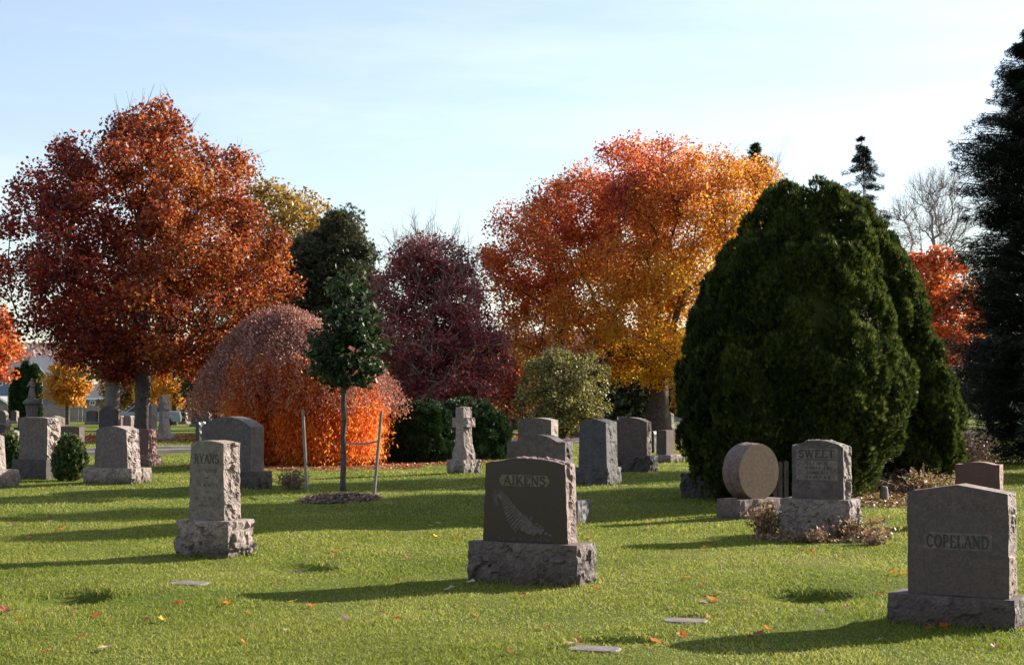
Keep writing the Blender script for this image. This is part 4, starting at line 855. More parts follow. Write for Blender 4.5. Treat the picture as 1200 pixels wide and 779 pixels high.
for i, (bx_, Y_, l, r_, t_, mt, lb) in enumerate([(718, 95, 690, 770, 400, L_DGRN, 'dark green tree behind the olive-yellow shrub'), (742, 105, 735, 830, 410, L_DGRN, 'dark tree behind the trunk of the huge maple'), (835, 100, 795, 880, 405, L_GOLD, 'yellow tree glimpsed left of the broad cedar'),
        (250, 110, 215, 310, 352, L_DGRN, 'dark green tree behind the left skirt of the weeping tree'), (450, 98, 420, 490, 400, L_DGRN, 'dark evergreen low behind the plum tree'), (560, 118, 520, 600, 405, L_YTOP, 'brownish tree behind the yew bushes'),
        (1160, 95, 1120, 1230, 300, L_DGRN, 'dark tree closing the gap beside the black spruce'), (180, 135, 120, 215, 430, L_YTOP, 'brownish tree beyond the far lawn on the left')]):
    h_ = 480 - t_
    broadleaf('background_tree', lb, 'tree', Y_, bx_, [(t_, (l * 2 + r_) / 3, (l + 2 * r_) / 3), (t_ + h_ * .2, l + 8, r_ - 8), (t_ + h_ * .5, l, r_), (t_ + h_ * .85, l + 4, r_ - 4), (478, l + 12, r_ - 12)], mt, M_BARK, nclump=110, nleaf=13000, leafsize=.26, trunk_r=.22, clump_r=.75, seed=60 + i, mind=.4, group='trees closing the view behind the stones')

# weeping japanese maple ------------------------------------------------
def weeping():
    rng = np.random.default_rng(51); Y = 37.6; gx_ = P(345, 500, Y)[0]; base = np.array([gx_, Y, float(zg(gx_, Y))])
    root = empty('weeping_tree', base, label='weeping dome-shaped tree with dusty red top and flame-orange curtain of leaves', cat='weeping tree')
    prof = env([(369, 318, 345), (376, 290, 372), (390, 268, 396), (408, 254, 420), (425, 243, 446), (445, 234, 463), (462, 228, 470), (480, 229, 468), (500, 240, 456)], Y)
    Rr = 2.45; cxm, _ = env_at(prof, 1.0)
    def strands(n, amin, amax, rmin, rmax, zend, seed, lift=0., cut=False):
        r = np.random.default_rng(seed); S = []
        for _ in range(n):
            a = r.uniform(amin, amax); q = r.uniform(rmin, rmax) ** .7
            # start height follows the dome at that radius
            zs = prof[:, 0]; hw = prof[:, 2]; hwmax = hw.max(); rr = q * hwmax
            up = zs[np.argmax(hw):]; hh = hw[np.argmax(hw):]; zt = float(np.interp(-rr, -hh, up)) - lift * r.random()
            cx = env_at(prof, zt)[0] if zt < prof[-1, 0] else prof[-1, 1]
            cx = cxm + (cx - cxm) * 1.0
            if cut: zt = min(zt, 1.75 + r.random() * .85)
            x, y = cx + rr * math.cos(a), Y + rr * .95 * math.sin(a); ze = zend(a, q, r) + base[2]
            pts = []; x0, y0 = cx + rr * .6 * math.cos(a), Y + rr * .55 * math.sin(a)
            z0_ = zt + .12 * (1 - q)
            for k in range(5):
                f = k / 4; pts.append((x0 + (x - x0) * f, y0 + (y - y0) * f, z0_ + (zt - z0_) * f + .10 * math.sin(f * 3.14)))
            m_ = max(3, int((zt - ze) / .15)); dx, dy = r.normal(0, .010, 2); wx = r.uniform(0, 6.28); wa = r.uniform(.02, .08)
            for k in range(1, m_ + 1):
                f = k / m_; pts.append((x + math.cos(a) * .18 * math.sin(f * 2.4) + dx * k + wa * math.sin(wx + k * .9) + r.normal(0, .02), y + math.sin(a) * .1 * math.sin(f * 2) + dy * k, zt + (ze - zt) * f))
            if cut and not (P(285, 500, Y)[0] < x < P(440, 500, Y)[0]): continue
            S.append(np.array(pts))
        return S
    S1 = strands(1000, 0, 2 * math.pi, .02, 1., lambda a, q, r: max(.95 + .35 * r.random(), (3.0 - 1.9 * q * q) - r.random() * .9), 1, .15)
    # the orange curtain hangs inside, from the middle to the right and front, down to the lawn
    S2 = strands(1000, -2.9, .9, .05, .80, lambda a, q, r: r.uniform(.0, .35), 2, .35, True)
    def leafy(S, per, size, mat, name, s0, down=1., sp=.05):
        c = []
        for s in S:
            seg = rng.uniform(s0 * (len(s) - 1), len(s) - 1.001, max(4, int(per * len(s) / 10))); i = seg.astype(int); f = (seg - i)[:, None]
            c.append(s[i] * (1 - f) + s[i + 1] * f + rng.normal(size=(len(seg), 3)) * sp)
        c = np.concatenate(c); n = len(c)
        v = np.array([0, 0, -down]) + rng.normal(size=(n, 3)) * .45; v /= np.linalg.norm(v, axis=1, keepdims=True); u = np.cross(v, rng.normal(size=(n, 3))); u /= np.linalg.norm(u, axis=1, keepdims=True)
        V, T_ = leaves(c, size * rng.uniform(.6, 1.3, n), 'leaf' if size < .06 else 'sliver', rng, (u, v, np.cross(u, v))); mesh(name, V, T_, mat, root, off=base)
    leafy(S1, 46, .052, L_WEEP, 'crown', .1, .6, .06); leafy(S2, 120, .085, L_FLAME, 'leaf_curtain', .25, .8, .09)
    p0 = np.concatenate([s[:-1] for s in S1[::2] + S2[::14]]); p1 = np.concatenate([s[1:] for s in S1[::2] + S2[::14]])
    V, Q = tubes(p0, p1, np.full(len(p0), .006), np.full(len(p0), .005), 3); mesh('twigs', V, Q, plain('reddish_twigs', (.20, .12, .10), .9, .2), root, off=base)
    tg = sample_env(np.array([(1.4, cxm, 1.6), (2.2, cxm, 1.5), (2.9, cxm, .8)]), Y, 30, rng, .5)
    nodes, par, rad, i = skeleton(base, np.array([cxm, Y, 2.5]), tg, rng, .12, first=.35)
    V, Q = tubes(nodes[par[i]], nodes[i], np.minimum(rad[par[i]], rad[i] * 1.3), rad[i], 6); mesh('trunk', V, Q, M_BARK, root, off=base, smooth=True)
weeping()

# stakes, mulch, small plants -----------------------------------------
def stick(name, a, b, r0, mat, label, cat, group=None):
    mb = MB(); a = np.array(a); b = np.array(b); mb.frustum((0, 0, -.05), tuple(b - a), r0, r0 * .85, 7); o_ = mb.build(name, mat); o_.location = tuple(a); return tag(o_, label, cat, group)
x, y = G(360, 578); t1 = P(355, 480, y); stick('wooden_stake', (x, y, float(zg(x, y))), t1, .028, M_WOOD, 'upright wooden stake left of the young tree', 'stake', 'stakes holding the young tree')
x, y = G(438, 580); t2 = P(447, 482, y + .1); s2 = stick('wooden_stake', (x, y, float(zg(x, y))), t2, .028, M_WOOD, 'leaning wooden stake right of the young tree with a tie strap', 'stake', 'stakes holding the young tree')
pa = P(403, 518, 27.3); pb = P(442, 517, y + .05); mb = MB(); prev = None
for k in range(9):
    f = k / 8; q = pa + (pb - pa) * f + np.array([0, 0, -.035 * math.sin(math.pi * f)]) - np.array([x, y, float(zg(x, y))])
    if prev is not None: mb.frustum(tuple(prev), tuple(q), .014, .014, 6)
    prev = q
mb.build('tie_strap', plain('grey_strap', (.2, .2, .22)), s2)
mb = MB(); mb.frustum((-.055, 0, 0), (-.05, 0, .22), .06, .05, 8)
def litter(name, label, cx, cy, rx, ry, n, size, mat, hmax, seed, cat='mulch', mound=True, msoil=None):
    rng = np.random.default_rng(seed); q = rng.random(n) ** .6; a = rng.random(n) * 6.283; x_ = cx + rx * q * np.cos(a); y_ = cy + ry * q * np.sin(a)
    z_ = zg(x_, y_) + .012 + hmax * (1 - q ** 2) + .015 * rng.random(n)
    V, T_ = leaves(np.stack([x_, y_, z_], 1), size * rng.uniform(.5, 1.3, n), 'leaf', rng, frames(n, rng, np.array([0, 0, 1.2]), .55))
    mt = [mat]; mi = None
    if mound:
        K = 28; Rg = 8; vv = [(cx, cy, float(zg(cx, cy)) + hmax)]; 
        for j in range(1, Rg + 1):
            for i in range(K):
                f = j / Rg; xx = cx + rx * 1.03 * f * math.cos(i * 6.283 / K) * (1 + .06 * math.sin(i * 2.1)); yy = cy + ry * 1.03 * f * math.sin(i * 6.283 / K); vv.append((xx, yy, float(zg(xx, yy)) + hmax * (1 - f ** 2) + (.008 if j < Rg else -.02) + .01 * math.sin(i * 3.3 + j * 2)))
        tf = [(0, 1 + i, 1 + (i + 1) % K) for i in range(K)] + [t3 for j in range(Rg - 1) for i in range(K) for t3 in ((1 + j * K + i, 1 + (j + 1) * K + i, 1 + (j + 1) * K + (i + 1) % K), (1 + j * K + i, 1 + (j + 1) * K + (i + 1) % K, 1 + j * K + (i + 1) % K))]
        mi = [0] * len(T_) + [1] * len(tf); T_ = np.concatenate([T_, np.array(tf) + len(V)]); V = np.concatenate([V, np.array(vv)]); mt = [mat, msoil or M_SOIL]
    o_ = mesh(name, V, T_, mt, None, mi); return tag(o_, label, cat, kind='stuff')
M_CHIP = leafmat('mulch_chips', [(.06, .035, .025), (.14, .09, .065), (.24, .16, .12), (.32, .18, .10)], trans=.1, noise_scale=5)
M_LITTER = leafmat('fallen_leaf_litter', [(.20, .05, .025), (.34, .09, .04), (.42, .16, .06), (.30, .18, .10)], trans=.3, noise_scale=3)
x, y = G(398, 586); litter('mulch', 'brown mulch ring round the young staked tree', x, y + .1, .62, .95, 2600, .05, M_CHIP, .06, 1)
x, y = G(960, 634); litter('soil_bed', 'dark soil and dead leaves round the SWEET stone', x + .05, y + .30, .78, .62, 1500, .05, L_DEAD, .03, 2, cat='soil')
x, y = G(395, 558); litter('leaf_litter', 'red-brown fallen leaves under the weeping tree', P(360, 500, 37)[0], 36.6, 2.6, 2.6, 3500, .08, M_LITTER, .0, 3, cat='leaf litter', mound=False)
x, y = G(560, 553); litter('leaf_litter', 'dark ground and leaves along the foot of the yew bushes', P(500, 500, 38.5)[0], 38.3, 2.0, 1.2, 900, .08, M_LITTER, .0, 4, cat='leaf litter', mound=False)
x, y = G(800, 520); litter('leaf_litter', 'orange fallen leaves scattered under the huge maple', P(770, 500, 62)[0], 62, 7, 8, 9000, .13, M_LITTER, .0, 5, cat='leaf litter', mound=False)
x, y = G(168, 510); litter('leaf_litter', 'rust fallen leaves scattered under the rust-red maple', P(168, 500, 62)[0], 60, 6, 7, 5000, .12, M_LITTER, .0, 6, cat='leaf litter', mound=False)
litter('leaf_litter', 'brown debris under the two clipped cedars', P(1020, 500, 25.5)[0], 25.3, 1.7, 1.9, 5000, .07, L_DEAD, .02, 7, cat='leaf litter')

for k, (hx_, hy_, hrx, hry, hd) in enumerate(DIPS[:2] + [DIPS[4]]):  # dark sheet with dead leaves: each hollow's rim shade put into the ground colour
    litter('hollow_shade', ['dark leaf-filled hollow in the lawn at lower left', 'dark hollow in the lawn left of the COPELAND stone', 'small bare hollow in the lawn right of the RYANS stone'][k], hx_, hy_, hrx * .95, hry * .95, 50, .035, L_DEAD, .0, 20 + k, cat='hollow')
def tuft(name, label, cat, cx, cy, h, rad_, nst, nlf, lsz, mat, seed, group=None, spread=.7, tpl='leaf', z=None):
    """low plant: many arched stems from one foot, leaves along them"""
    rng = np.random.default_rng(seed); base = np.array([cx, cy, float(zg(cx, cy)) if z is None else z]); P0, P1 = [], []; lc = []
    for i in range(nst):
        a = rng.random() * 6.283; d = rad_ * rng.random() ** .6; hh = h * rng.uniform(.5, 1.1) * (1 - .35 * d / rad_); p = base + np.array([math.cos(a), math.sin(a), 0]) * d * .35
        prev = p
        for k in range(1, 6):
            f = k / 5; q = p + np.array([math.cos(a), math.sin(a), 0]) * (d * spread * f ** 1.3) + np.array([0, 0, hh * math.sin(f * 1.4)]) + rng.normal(size=3) * .012 * f
            P0.append(prev); P1.append(q)
            for _ in range(max(1, nlf // (nst * 5))): lc.append(prev + (q - prev) * rng.random() + rng.normal(size=3) * lsz * .5)
            prev = q
    root = empty(name, base, label=label, cat=cat, group=group)
    V, Q = tubes(P0, P1, np.full(len(P0), max(.003, lsz * .06)), np.full(len(P0), max(.002, lsz * .05)), 3); mesh('stems', V, Q, M_TWIG, root, off=base)
    lc = np.array(lc); n = len(lc); V, T_ = leaves(lc, lsz * rng.uniform(.5, 1.3, n), tpl, rng, frames(n, rng, np.array([0, 0, .4]), .8)); mesh('foliage', V, T_, mat, root, off=base); return root
x, y = G(901, 629); tuft('withered_plant', 'withered brown plant at the left corner of the SWEET base', 'plant', x, y + .12, .40, .24, 60, 900, .045, L_DEAD, 1)
x, y = G(960, 637); tuft('withered_plant', 'low dry brown tuft in front of the middle of the SWEET base', 'plant', x, y + .02, .17, .16, 40, 350, .04, L_DEAD, 2)
x, y = G(936, 636); tuft('withered_plant', 'low dull tuft at the left front of the SWEET base', 'plant', x, y + .02, .15, .13, 34, 300, .035, L_DEAD, 3)
x, y = G(1005, 634); tuft('withered_plant', 'sprawling brown-green plant at the right corner of the SWEET base', 'plant', x, y + .25, .30, .34, 60, 1000, .05, L_DEAD, 4, spread=1.0)
x, y = G(1025, 640); tuft('withered_plant', 'drooping dead branch right of the SWEET stone', 'plant', x, y + .1, .24, .22, 30, 420, .045, L_DEAD, 5, spread=1.1)
x, y = G(340, 574); tuft('red_brown_bush', 'low red-brown bush left of the upright stake', 'bush', x, y + .2, .36, .34, 120, 1500, .04, L_DEAD, 6)
x, y = G(1105, 560); tuft('dead_brush', 'tall brown dead twigs beside the right cedar', 'brush', P(1140, 500, 29)[0], 29, 1.2, .34, 70, 1500, .05, leafmat('dead_cedar', [(.13, .06, .04), (.22, .11, .07), (.30, .16, .10)], trans=.2), 7, spread=1.)
tuft('dead_brush', 'low brown twiggy growth under the second cedar', 'brush', P(1075, 500, 26.6)[0], 26.4, .42, .75, 130, 3000, .05, L_DEAD, 8, spread=1.)
conifer_shell('conical_bush', 'small conical green bush right of the square grey headstone', 'bush', 30.6, 82, [(512, 79, 86), (520, 72, 92), (535, 66, 98), (550, 65, 98), (559, 70, 92)], L_BUSH, n=3800, size=.09, seed=41, lumps=.12, scatter=.12, trunk_r=.03, tpl='leaf')
conifer_shell('conical_bush', 'small green bush at the left of the square grey headstone', 'bush', 32.4, 12, [(509, 9, 16), (518, 2, 22), (532, -3, 26), (546, -3, 24), (553, 2, 20)], L_BUSH, n=3200, size=.09, seed=42, lumps=.12, scatter=.12, trunk_r=.03, tpl='leaf')
for i, (l, r_, t_, b_, lb) in enumerate([(13, 25, 432, 493, 'leftmost of three dark columnar cedars before the house'), (23, 37, 424, 494, 'middle one of three dark columnar cedars before the house'), (34, 47, 427, 493, 'rightmost of three dark columnar cedars before the house')]):
    m_ = (l + r_) / 2
    conifer_shell('columnar_cedar', lb, 'cedar', 150, m_, [(t_, m_ - 1, m_ + 1), (t_ + 12, l + 2, r_ - 2), (t_ + 30, l, r_), (b_ - 6, l, r_), (b_, l + 3, r_ - 3)], L_YEW, n=5000, size=.45, seed=43 + i, scatter=.2, lumps=.08, group='columnar cedars before the house', trunk_r=.15)
# weathered pickets between the disc and the SWEET stone, and the stump
M_PICK = plain('old_dark_wood', (.06, .05, .042), .95, .4, 14, bump=.4)
for i, (px_, t_, b_) in enumerate([(908, 537, 592), (914, 540, 592), (921, 539, 593)]):
    Yp = 22.2; q = P(px_, 500, Yp); g_ = float(zg(q[0], Yp)); mb = MB(); hz = P(px_, t_, Yp)[2] - g_; mb.box(-.028, .028, -.015, .015, -.02, hz - .03); mb.prism_xz([(-.028, hz - .028), (.028, hz - .028), (.005, hz)], -.014, .014)
    o_ = mb.build('old_picket', M_PICK); o_.location = (q[0], Yp, g_); tag(o_, ['leftmost', 'middle', 'rightmost'][i] + ' of three weathered pickets between the disc stone and the SWEET stone', 'picket', 'old pickets beside the disc stone')
x, y = G(1036, 588); mb = MB(); mb.lathe([(.085, 0), (.07, .05), (.06, .2), (.05, .24), (.02, .245)], n=12); o_ = mb.build('cut_stump', M_WOOD, smooth=True); o_.location = (x, y, float(zg(x, y)) - .01); tag(o_, 'small pale cut stump under the second cedar', 'stump')

# ------------------------------------------------------------------ far background
def at(px_, py_, Y_): return P(px_, py_, Y_)
# hill
E_ = []
hx = np.linspace(-420, 420, 60); mb = MB()
hy = np.linspace(430, 900, 20); HX, HY = np.meshgrid(hx, hy)
HZ = -3 + 24.5 * np.clip((HY - 430) / 260, 0, 1) ** .8 * (1 + .12 * np.sin(HX * .011 + .6)) ; V = np.stack([HX, HY, HZ], -1).reshape(-1, 3); n_ = len(hx); ii = (np.arange(len(hy) - 1)[:, None] * n_ + np.arange(n_ - 1)[None]).ravel()
M_HILL = plain('wooded_hill', (.17, .12, .11), 1, .35, .25)
tag(mesh('hill', V, np.stack([ii, ii + 1, ii + n_ + 1, ii + n_], 1), M_HILL, smooth=True), kind='structure')
rng = np.random.default_rng(91); n = 26000; x_ = rng.uniform(-400, 400, n); y_ = rng.uniform(440, 760, n); hz = -3 + 24.5 * np.clip((y_ - 430) / 260, 0, 1) ** .8 * (1 + .12 * np.sin(x_ * .011 + .6))
c = np.stack([x_, y_, hz + rng.uniform(.5, 3.5, n)], 1); V, T_ = leaves(c, rng.uniform(1.8, 4.5, n), 'leaf', rng, frames(n, rng))
L_HILL = leafmat('bare_and_rusty_woodland', [(.17, .13, .13), (.24, .17, .16), (.30, .18, .13), (.20, .17, .17), (.30, .13, .08)], trans=.3, noise_scale=.05)
tag(mesh('woods', V, T_, L_HILL), 'greyish purple autumn wood covering the far hill', 'woods', kind='stuff')
# low belt of far trees behind the cemetery
n = 30000; x_ = rng.uniform(-150, 150, n); y_ = rng.uniform(205, 235, n); gap = (x_ / y_ * F + 600); top_ = 3.2 + 1.3 * np.sin(x_ * .21) + .9 * np.sin(x_ * .57 + 1); ok = (gap > 95)
c = np.stack([x_, y_, -1.6 + rng.random(n) ** .8 * (top_ + 1.6)], 1)[ok]; V, T_ = leaves(c, rng.uniform(.5, 1.3, len(c)), 'leaf', rng, frames(len(c), rng))
tag(mesh('treeline', V, T_, leafmat('far_trees', [(.05, .055, .03), (.12, .08, .04), (.22, .13, .05), (.07, .07, .04)], trans=.3, noise_scale=.12)), 'far belt of dark and rusty trees beyond the cemetery', 'woods', kind='stuff')
# fence
def board_fence(pxa, pxb, Y_, top, label):
    a, b = at(pxa, top, Y_), at(pxb, top, Y_); g_ = float(zg(a[0], Y_)); e_ = empty('board_fence', (a[0], Y_, g_), label=label, cat='fence'); L_ = b[0] - a[0]; hz = a[2] - g_; mb = MB(); k = int(L_ / .2)
    for i in range(k): mb.box(i * .2 + .01, i * .2 + .19, 0, .03, .05, hz - .05 + .03 * ((i * 7) % 3))
    mb.box(0, L_, .032, .08, .4, .5); mb.box(0, L_, .032, .08, hz - .4, hz - .3); mb.build('boards', M_BEIGE, e_)
    for i in range(int(L_ / 2.4) + 1):
        mb = MB(); mb.box(i * 2.4 - .06, i * 2.4 + .06, .082, .2, 0, hz + .06); mb.build('post', M_BEIGE, e_)
board_fence(-20, 118, 165, 474.5, 'beige board fence in front of the blue-grey house')
board_fence(205, 300, 150, 482, 'grey-beige board fence glimpsed under the weeping tree')
# houses
def house(label, pxl, pxr, Y_, eave, ridge, mw, mr, dep=9, wins=(), gable='x', extra=None):
    a, b = at(pxl, eave, Y_), at(pxr, eave, Y_); g_ = float(zg(a[0], Y_)); W_ = b[0] - a[0]; ez = a[2] - g_; rz = at(pxl, ridge, Y_ + dep / 2)[2] - g_
    e_ = empty('house', (a[0], Y_, g_), label=label, cat='house'); mb = MB(); mb.box(0, W_, 0, dep, -.3, ez)
    mb.prism_xz([], 0, 0) if False else None
    mb.build('wall', mw, e_); mb = MB(); o_ = .5
    if gable == 'x':
        v = [(-o_, -o_, ez - .15), (W_ + o_, -o_, ez - .15), (W_ + o_, dep / 2, rz), (-o_, dep / 2, rz), (-o_, dep + o_, ez - .15), (W_ + o_, dep + o_, ez - .15)]
        v2 = [(x, y, z + .18) for x, y, z in v]; mb.add(v + v2, [(0, 3, 2, 1), (3, 4, 5, 2), (6, 7, 8, 9), (9, 8, 11, 10), (0, 1, 7, 6), (4, 10, 11, 5), (0, 6, 9, 3), (3, 9, 10, 4), (1, 2, 8, 7), (2, 5, 11, 8)])
        g2 = MB(); [g2.add([(x, 0, ez), (x, dep, ez), (x, dep / 2, rz - .05), (x + .05, 0, ez), (x + .05, dep, ez), (x + .05, dep / 2, rz - .05)], [(0, 1, 2), (3, 5, 4), (0, 2, 5, 3), (1, 4, 5, 2)]) for x in (.02, W_ - .07)]; g2.build('gable_wall', mw, e_)
    else:
        c_ = W_ / 2; v = [(-o_, -o_, ez - .15), (c_, -o_, rz), (W_ + o_, -o_, ez - .15), (-o_, dep, ez - .15), (c_, dep, rz), (W_ + o_, dep, ez - .15)]; v2 = [(x, y, z + .18) for x, y, z in v]
        mb.add(v + v2, [(0, 1, 4, 3), (1, 2, 5, 4), (6, 9, 10, 7), (7, 10, 11, 8), (0, 6, 7, 1), (1, 7, 8, 2), (3, 4, 10, 9), (4, 5, 11, 10), (0, 3, 9, 6), (2, 8, 11, 5)])
        g2 = MB(); g2.add([(0, .02, ez), (W_, .02, ez), (c_, .02, rz - .05), (0, .1, ez), (W_, .1, ez), (c_, .1, rz - .05)], [(0, 1, 2), (3, 5, 4), (0, 3, 4, 1)]); g2.build('gable_wall', mw, e_)
        tr = MB(); tr.prism_xz([(-o_, ez - .17), (c_, rz - .02), (c_, rz + .22), (-o_, ez + .07)], -o_ - .06, -o_ - .005); tr.prism_xz([(W_ + o_, ez - .17), (W_ + o_, ez + .07), (c_ + .005, rz + .22), (c_ + .005, rz - .02)], -o_ - .06, -o_ - .005); tr.build('bargeboard', M_WHITE, e_)
    mb.build('roof', mr, e_)
    mb = MB(); mb.box(-o_, W_ + o_, -o_ - .1, -o_ - .002, ez - .2, ez + .02) if gable == 'x' else None
    if mb.v: mb.build('gutter', M_WHITE, e_)
    for (l, r_, t_, b_) in wins:
        p_, q_ = at(l, t_, Y_), at(r_, b_, Y_); x0, x1, z1_, z0_ = p_[0] - a[0], q_[0] - a[0], p_[2] - g_, q_[2] - g_
        mb = MB(); mb.box(x0, x1, -.06, -.002, z0_, z1_); wn = mb.build('window', M_WHITE, e_); mb = MB(); mb.box(x0 + .12, (x0 + x1) / 2 - .03, -.075, -.055, z0_ + .12, z1_ - .12); mb.box((x0 + x1) / 2 + .03, x1 - .12, -.075, -.055, z0_ + .12, z1_ - .12); mb.build('pane', M_GLASS, wn)
    return e_, a, W_, ez, rz, g_
house('blue-grey two-storey house with white-framed windows behind the three cedars', -60, 22, 176, 441, 426, M_SIDING, M_ROOF, wins=((10.5, 18, 442.5, 453), (-6, 3.5, 443, 452), (-40, -28, 443, 453)))
e_, a_, W_, ez_, rz_, g__ = house('pale house with white bargeboards and a dark panelled roof left of the yellow tree', 28, 92, 188, 442, 420, plain('pale_blue_wall', (.20, .23, .28)), M_ROOFL, wins=((60, 66, 452, 460),))
mb = MB(); mb.box(1.2, 3.2, 0, .05, 0, 1.8); sp = mb.build('solar_panel', M_SOLAR, e_); sp.location = (0, .9, ez_ + .45); sp.rotation_euler = (-(math.pi / 2 - math.atan2(rz_ - ez_, 5)), 0, 0)
house('low beige garage with pale gable in front of the blue-grey house', -14, 13, 170, 477, 466, M_BEIGE, M_ROOFL, dep=6, gable='y')
house('low brown bungalow behind the forked grey trunk', 98, 150, 172, 466, 452, plain('grey_brown_wall', (.24, .20, .18)), M_ROOF, wins=((105, 112, 469, 475),))
house('white house glimpsed between the plum tree and the orange tree', 560, 592, 180, 468, 455, M_WHITE, M_ROOFL, wins=((566, 572, 470, 477), (578, 585, 470, 477)))
house('pale grey house glimpsed right of the huge maple trunk', 792, 860, 175, 470, 455, plain('grey_wall', (.2, .21, .24)), M_ROOF, wins=((796, 803, 474, 481),))
# utility pole
x = at(560, 480, 120)[0]; g_ = float(zg(x, 120)); e_ = empty('utility_pole', (x, 120, g_), label='grey utility pole rising through the plum tree foliage', cat='utility pole'); mb = MB(); mb.frustum((0, 0, 0), (0, 0, 10.5), .17, .12, 10); mb.build('pole', M_BARKG, e_); mb = MB(); mb.box(-1.1, 1.1, -.16, -.05, 9.6, 9.75); mb.build('crossarm', M_BARKG, e_)
# parked car beyond the far lawn
def car(px_, py_, Y_, rz):
    x_ = at(px_, py_, Y_)[0]; e_ = empty('parked_car', (x_, Y_, float(zg(x_, Y_))), rz, label='silver-blue car parked beyond the maple trunk, only its cabin showing', cat='car')
    body = [(-2.2, .35), (-2.25, .75), (-1.9, .88), (-1.15, .95), (-.6, 1.36), (.0, 1.46), (.75, 1.42), (1.5, 1.02), (2.15, .95), (2.25, .6), (2.2, .35)]
    paint = plain('silver_blue_paint', (.25, .30, .36), .25, .03); paint.node_tree.nodes['Principled BSDF'].inputs['Metallic'].default_value = .3
    bm = bmesh.new(); rows = []
    for y_, s in ((-.86, .93), (-.8, 1), (.8, 1), (.86, .93)): rows.append([bm.verts.new((p * s, y_ * (1 if q < 1 else .86), q * (s if q > .5 else 1))) for p, q in body])
    for a, b in zip(rows, rows[1:]):
        for i in range(len(body)): bm.faces.new((a[i], a[(i + 1) % len(body)], b[(i + 1) % len(body)], b[i]))
    bm.faces.new(rows[0][::-1]); bm.faces.new(rows[-1]); me = bpy.data.meshes.new('body'); bm.to_mesh(me); bm.free(); me.materials.append(paint); o_ = bpy.data.objects.new('body', me); C.objects.link(o_); o_.parent = e_
    mb = MB(); mb.prism_xz([(-.98, .98), (-.55, 1.31), (.0, 1.39), (.05, .98)], -.885, -.80); mb.prism_xz([(.12, .98), (.08, 1.39), (.7, 1.35), (1.2, 1.0)], -.885, -.80); mb.prism_xz([(-.98, .98), (-.55, 1.31), (.0, 1.39), (.05, .98)], .80, .885); mb.build('side_window', M_GLASS, e_)
    mb = MB(); mb.add([(-1.16, -.68, .975), (-1.16, .68, .975), (-.62, .62, 1.375), (-.62, -.62, 1.375)], [(0, 3, 2, 1)]); mb.build('windscreen', M_GLASS, e_)
    for sx in (-1.35, 1.35):
        for sy in (-.84, .84):
            mb = MB(); mb.frustum((sx, sy - .1, .33), (sx, sy + .1, .33), .33, .33, 18); wh = mb.build('wheel', plain('tyre_rubber', (.02, .02, .02)), e_); mb = MB(); mb.frustum((sx, sy - .112, .33), (sx, sy + .112, .33), .19, .19, 14); mb.build('rim', plain('alloy', (.5, .5, .5), .3, .05, metal=1), wh)
car(170, 485, 105, R(8))
# blue bin and shepherd hook near the maple
x, y = G(691, 508); mb = MB(); mb.prism_xz([(-.28, 0), (.28, 0), (.33, .85), (-.33, .85)], -.3, .3); mb.box(-.36, .36, -.34, .34, .852, .94); o_ = mb.build('blue_bin', plain('blue_plastic', (.03, .13, .42), .4, .05)); o_.location = (x, y - 4, float(zg(x, y - 4))); tag(o_, 'blue bin showing over the tall blue-grey headstone', 'bin')

# ------------------------------------------------------------------ fallen leaves on the lawn
mats_l = {'o': leafmat('orange_fallen', [(.55, .11, .02), (.68, .20, .03)], trans=.45, noise_scale=9), 'r': leafmat('red_brown_fallen', [(.22, .045, .02), (.34, .08, .04)], trans=.3, noise_scale=9), 'y': leafmat('yellow_fallen', [(.70, .42, .05), (.78, .5, .08)], trans=.4, noise_scale=9), 't': leafmat('tan_fallen', [(.42, .28, .18), (.55, .40, .28)], trans=.2, noise_scale=9)}
def leafshape(curl, rng):
    pts = []; K = 10
    for i in range(K):
        a = math.pi * 2 * i / K - math.pi / 2; r_ = (1.0 if i % 2 == 0 else .62) * (.8 if i in (0,) else 1) * rng.uniform(.88, 1.1)
        pts.append((r_ * math.cos(a), r_ * math.sin(a)))
    vv = [(0, 0, 0)] + [(x_, y_, curl * (x_ * x_ + .6 * y_ * y_) + rng.uniform(-.05, .12)) for x_, y_ in pts] + [(.02, -1.35, .15), (-.02, -1.35, .15)]
    return vv, [(0, 1 + i, 1 + (i + 1) % K) for i in range(K)] + [(0, 11, 12)]
cname = {'o': 'orange', 'r': 'red-brown', 'y': 'yellow', 't': 'pale tan'}
marks = [('the RYANS stone', *G(252, 655)), ('the AIKENS stone', *G(622, 686)), ('the COPELAND stone', *G(1120, 740)), ('the SWEET stone', *G(960, 633)), ('the young staked tree', *G(402, 575)), ('the wide-based grey headstone', *G(138, 567)),
         ('the flat marker nearest the camera', *G(697, 763)), ('the flat marker with the orange leaf', *G(803, 729)), ('the leaf-filled hollow at lower left', *G(85, 703)), ('the hollow beside COPELAND', *G(950, 699)), ('the small pale flat marker', *G(221, 685)),
         ('the rough stone cross', *G(543, 556)), ('the slim pink headstone', *G(785, 542)), ('the tall blue-grey headstone', *G(700, 569)), ('the disc stone', *G(875, 609)), ('the square grey headstone', *G(45, 562))]
def leaf_label(x, y, k, s):
    m_ = min(marks, key=lambda q: math.hypot(q[1] - x, (q[2] - y) * .6)); dx, dy = x - m_[1], (y - m_[2]) * .6; d = math.hypot(dx, dy)
    rel = ('right of' if dx > 0 else 'left of') if abs(dx) > abs(dy) else ('behind' if dy > 0 else 'in front of')
    near = 'close ' if d < .45 else ('well ' if d > 1.1 else ''); size = 'large ' if s > 1.15 else ('small ' if s < .85 else '')
    return f"{size}{cname[k]} fallen leaf lying {near}{rel} {m_[0]}"
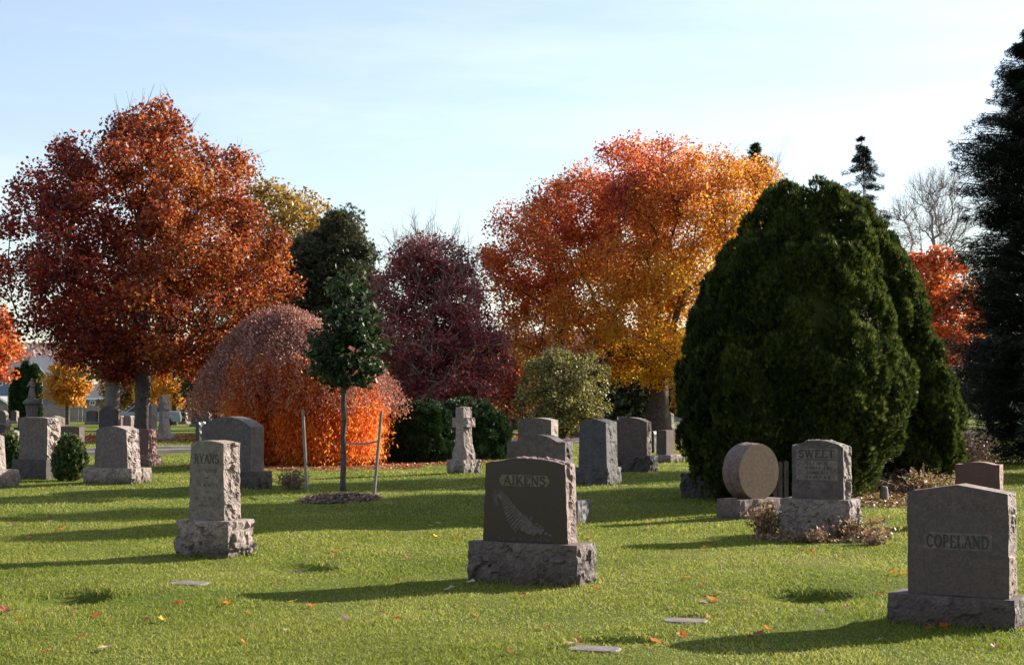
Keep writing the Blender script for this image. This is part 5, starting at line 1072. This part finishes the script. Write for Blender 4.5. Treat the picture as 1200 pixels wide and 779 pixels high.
known = [(343, 708, 'y', 1.0), (365, 713, 'o', 1.2), (209, 712, 'o', 1.1), (265, 713, 'o', .9), (172, 731, 'r', .8), (190, 731, 'y', 1), (113, 727, 'o', 1.2), (125, 763, 't', 1.4), (96, 749, 'o', .8), (56, 768, 'o', .9), (6, 720, 'r', 1.2),
         (74, 621, 'o', 1.2), (34, 629, 'o', .9), (65, 701, 'r', 1.5), (72, 703, 'r', 1.3), (325, 683, 'r', .8), (393, 648, 'o', 1), (392, 654, 'r', .9), (46, 577, 'o', 1), (59, 594, 'r', .8), (183, 620, 't', 1), (196, 606, 'r', .9), (405, 729, 't', .8), (258, 710, 'r', .7),
         (835, 704, 'o', 1.5), (824, 707, 't', 1), (843, 697, 't', 1.3), (833, 721, 'o', 1.5), (808, 723, 'r', 1.2), (822, 689, 'o', 1), (805, 680, 'o', .9), (745, 683, 't', 1.1), (785, 713, 't', 1), (668, 760, 't', 1.4), (677, 756, 'r', .9), (768, 756, 'o', 1.2), (799, 750, 'o', .9), (899, 742, 'o', 1), (890, 748, 'r', .9),
         (920, 700, 'r', 1.6), (930, 703, 'o', 1.4), (958, 703, 'r', 1), (962, 721, 't', 1), (825, 644, 'o', .9), (690, 631, 'o', 1), (691, 640, 'o', .8), (612, 698, 'r', 1), (661, 694, 't', 1), (552, 682, 't', 1.3), (569, 676, 'r', 1.2), (527, 691, 't', 1.5), (536, 633, 'o', 1), (550, 627, 'r', .9), (513, 616, 't', 1.2), (510, 630, 'y', .8),
         (938, 649, 'r', 1), (1047, 676, 'o', 1), (1058, 677, 'o', 1), (1106, 736, 'o', 1), (1090, 738, 'r', 1.), (1145, 736, 't', 1), (1190, 737, 'o', 1.2), (900, 648, 't', .7), (133, 567, 'o', 1), (116, 565, 'r', 1), (60, 613, 't', 1.2), (15, 617, 't', 1.3), (1180, 560, 'o', 1), (478, 655, 'r', .8), (430, 690, 'r', .8), (365, 642, 't', 1), (300, 606, 't', 1), (730, 676, 't', .6), (874, 706, 'r', .7), (640, 737, 'r', .7), (1010, 655, 't', .6)]
rr = np.random.default_rng(77); pts_l = [(G(a, b), k, s) for a, b, k, s in known]
for i in range(110):
    y = rr.uniform(10, 34); x = rr.uniform(-.31, .31) * y; pts_l.append(((x, y), rr.choice(['r', 'r', 't', 'o']), rr.uniform(.45, .85)))
for (x, y), k, s in pts_l:
    vv, ff = leafshape(rr.uniform(.1, .6), rr); sz = .043 * s; vv = np.array(vv) * sz
    o_ = mesh('fallen_leaf', vv, ff, mats_l[k]); o_.location = (x, y, float(zg(x, y)) + .022); o_.rotation_euler = (rr.normal(0, .28), rr.normal(0, .28), rr.uniform(0, 6.28)); lb = leaf_label(x, y, k, s); tag(o_, lb, 'leaf', lb.replace('leaf', 'leaves'))
